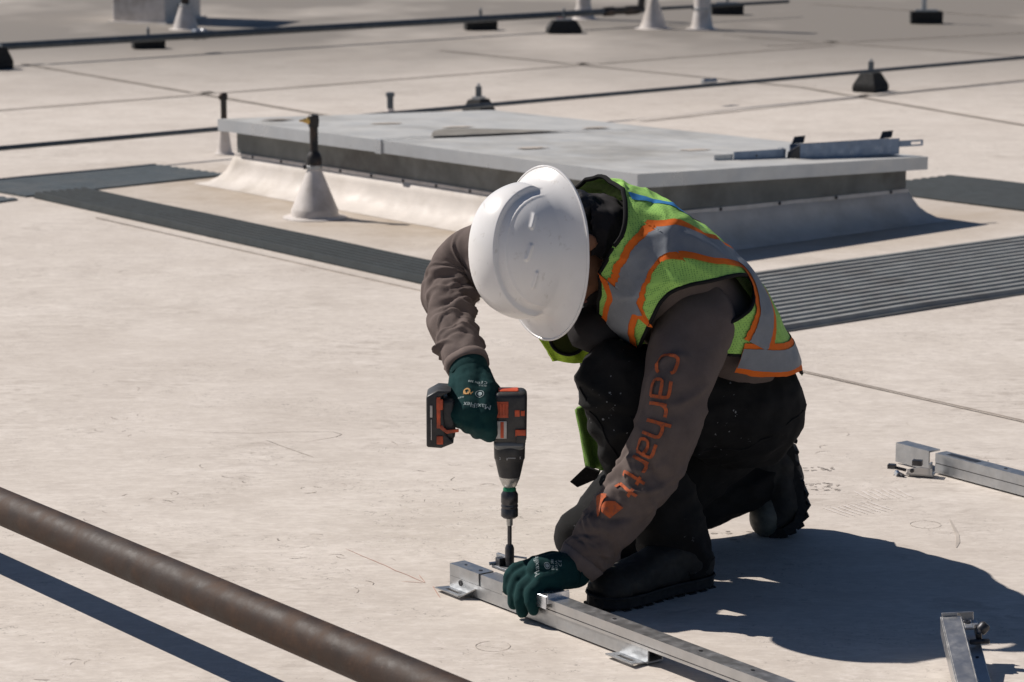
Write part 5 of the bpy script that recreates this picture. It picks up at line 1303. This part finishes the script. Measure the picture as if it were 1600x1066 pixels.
# third rail rising away from the camera in the bottom right corner
T3 = V((0.761, 4.4, 0.0796)); b3 = V((0.7501, 4.13, 0.0288)); d3 = (b3 - T3).normalized(); s3 = V(1, -.42, 0); s3 = (s3 - d3 * s3.dot(d3)).normalized(); n3 = s3.cross(d3)
if n3.z < 0: n3 = -n3
r3 = empty('tilted_rail', V(b3.x, b3.y, 0), 'upright rail end with black-headed clamp in the bottom right corner', 'rail')
def bar3(name, x0, x1, y0, y1, l0, l1, mat, bev=.0008):
    c = T3 + d3 * (l0 + l1) / 2 + s3 * (x0 + x1) / 2 + n3 * (y0 + y1) / 2
    return MB().box(c, d3 * (l1 - l0) / 2, s3 * (x1 - x0) / 2, n3 * (y1 - y0) / 2).build(name, mat, r3, bevel=bev, seg=1)
L3 = .45
bar3('rail_face', -.031, .0, -.0025, 0, 0, L3, M['alu']); bar3('rail_side', -.0335, -.0312, -.034, 0, 0, L3, M['alu']); bar3('rail_side', .0002, .0025, -.036, 0, 0, L3, M['alu'])
bar3('rail_ledge', .0027, .030, -.0365, -.034, .004, L3, M['alu']); bar3('end_lip', -.031, -.004, -.002, .006, -.003, -.0003, M['alu'])
bar3('clamp_top', -.004, .030, -.020, -.0165, -.012, .016, M['alu']); bar3('clamp_lip', -.004, .024, -.0163, .0, -.0145, -.0122, M['alu'])
bar3('clamp_cheek', .0035, .017, -.004, -.0015, .014, .042, M['alu']); bar3('clamp_arm', .010, .044, -.030, -.022, .044, .052, M['steel_dark'], .002)
bar3('clamp_arm', .022, .032, -.028, -.012, .010, .043, M['steel_dark'], .002)
MB().lathe(T3 + d3 * .022 + s3 * .0095 - n3 * .0015, [(.006, 0), (.006, .0018), (.0025, .002), (.0025, .001)], n3, 14).build('rivet', M['steel_dark'], r3)
MB().lathe(T3 + d3 * .024 + s3 * .030 - n3 * .02, [(.009, 0), (.010, .004), (.010, .014), (.007, .018)], (s3 * .6 + n3 * .6 - d3 * .2), 8).build('bolt_head', M['steel_dark'], r3, True)
MB().lathe(T3 + d3 * .088 + s3 * .018 - n3 * .0338, [(.003, 0), (.003, .0008)], n3, 12).build('rail_hole', M['screw'], r3)

# brackets left on the lid of the hatch
k0, k1 = V((1.0221, 9.4928, 0.2445)), V((1.4077, 9.7291, 0.2395)); kd = (k1 - k0).normalized(); kn = V(-kd.y, kd.x, 0)
br = empty('folded_bracket', k0, 'blue-grey folded metal tray with two black tabs lying on the hatch lid', 'bracket')
L_ = (k1 - k0).length
MB().prism([k0 + V(0, 0, .0), k0 - kn * .0 + V(0, 0, .058), k0 + kn * .0025 + V(0, 0, .058), k0 + kn * .0025], kd * L_).build('front_wall', M['blue_steel'], br)
MB().prism([k0 + kn * .0026, k0 + kn * .06, k0 + kn * .06 + V(0, 0, .0025), k0 + kn * .0026 + V(0, 0, .0025)], kd * L_).build('tray_floor', M['blue_steel'], br)
MB().prism([k0 + kn * .0602, k0 + kn * .0602 + V(0, 0, .052), k0 + kn * .0627 + V(0, 0, .052), k0 + kn * .0627], kd * L_).build('back_wall', M['blue_steel'], br)
for s_ in (-.005, L_ - .055):
    p = k0 + kd * s_ + kn * .045
    MB().prism([p + V(0, 0, .054), p + kd * .055 + V(0, 0, .056), p + kd * .070 + kn * .01 + V(0, 0, .080), p + kd * .020 + kn * .01 + V(0, 0, .078)], kn * .003 + V(0, 0, .001)).build('tab', M['screw'], br, bevel=.0006)
MB().prism([k0 + V(0, 0, .002), k0 + V(0, 0, .056), k0 - kd * .03 + kn * .03 + V(0, 0, .030), k0 - kd * .035 + kn * .03 + V(0, 0, .004)], kn * .002).build('end_fold', M['screw'], br)
tn = k1 + V(0, 0, .026)
MB().box(tn + kd * .055 + V(0, 0, .0030), kd * .055, kn * .001, V(0, 0, .0030)).build('tongue_bar', M['blue_steel'], br); MB().box(tn + kd * .055 + V(0, 0, .0195), kd * .055, kn * .001, V(0, 0, .0030)).build('tongue_bar', M['blue_steel'], br)
MB().box(tn + kd * .027 + V(0, 0, .01125), kd * .027, kn * .001, V(0, 0, .00515)).build('tongue_bar', M['blue_steel'], br); MB().box(tn + kd * .1055 + V(0, 0, .01125), kd * .0045, kn * .001, V(0, 0, .00515)).build('tongue_bar', M['blue_steel'], br)
m0, m1 = V((0.7064, 9.3411, 0.2515)), V((0.9701, 9.5184, 0.246)); md_ = (m1 - m0).normalized(); mn = V(-md_.y, md_.x, 0); ml = (m1 - m0).length
ch = empty('short_channel', m0, 'short grey metal channel lying on the hatch lid left of the tray', 'channel')
MB().prism([m0 + V(0, 0, .001), m0 + V(0, 0, .030), m0 + mn * .002 + V(0, 0, .030), m0 + mn * .002 + V(0, 0, .001)], md_ * ml * .26).build('inner_channel', M['galv'], ch)
MB().prism([m0 - mn * .006, m0 - mn * .006 + V(0, 0, .038), m0 - mn * .004 + V(0, 0, .038), m0 - mn * .004], md_ * ml * .74).build('outer_channel', M['blue_steel'], ch).location += md_ * ml * .26
MB().prism([m0 - mn * .003, m0 + mn * .03, m0 + mn * .03 + V(0, 0, .002), m0 - mn * .003 + V(0, 0, .002)], md_ * ml).build('channel_floor', M['galv'], ch)
MB().box(m0 + md_ * ml * .97 + mn * .012 + V(0, 0, .020), md_ * .004, mn * .012, V(0, 0, .021)).build('end_clip', M['galv'], ch, bevel=.001)
MB().lathe(m0 + md_ * ml * .58 - mn * .0062 + V(0, 0, .020), [(.004, 0), (.004, .0008)], -mn, 12).build('channel_hole', M['screw'], ch)
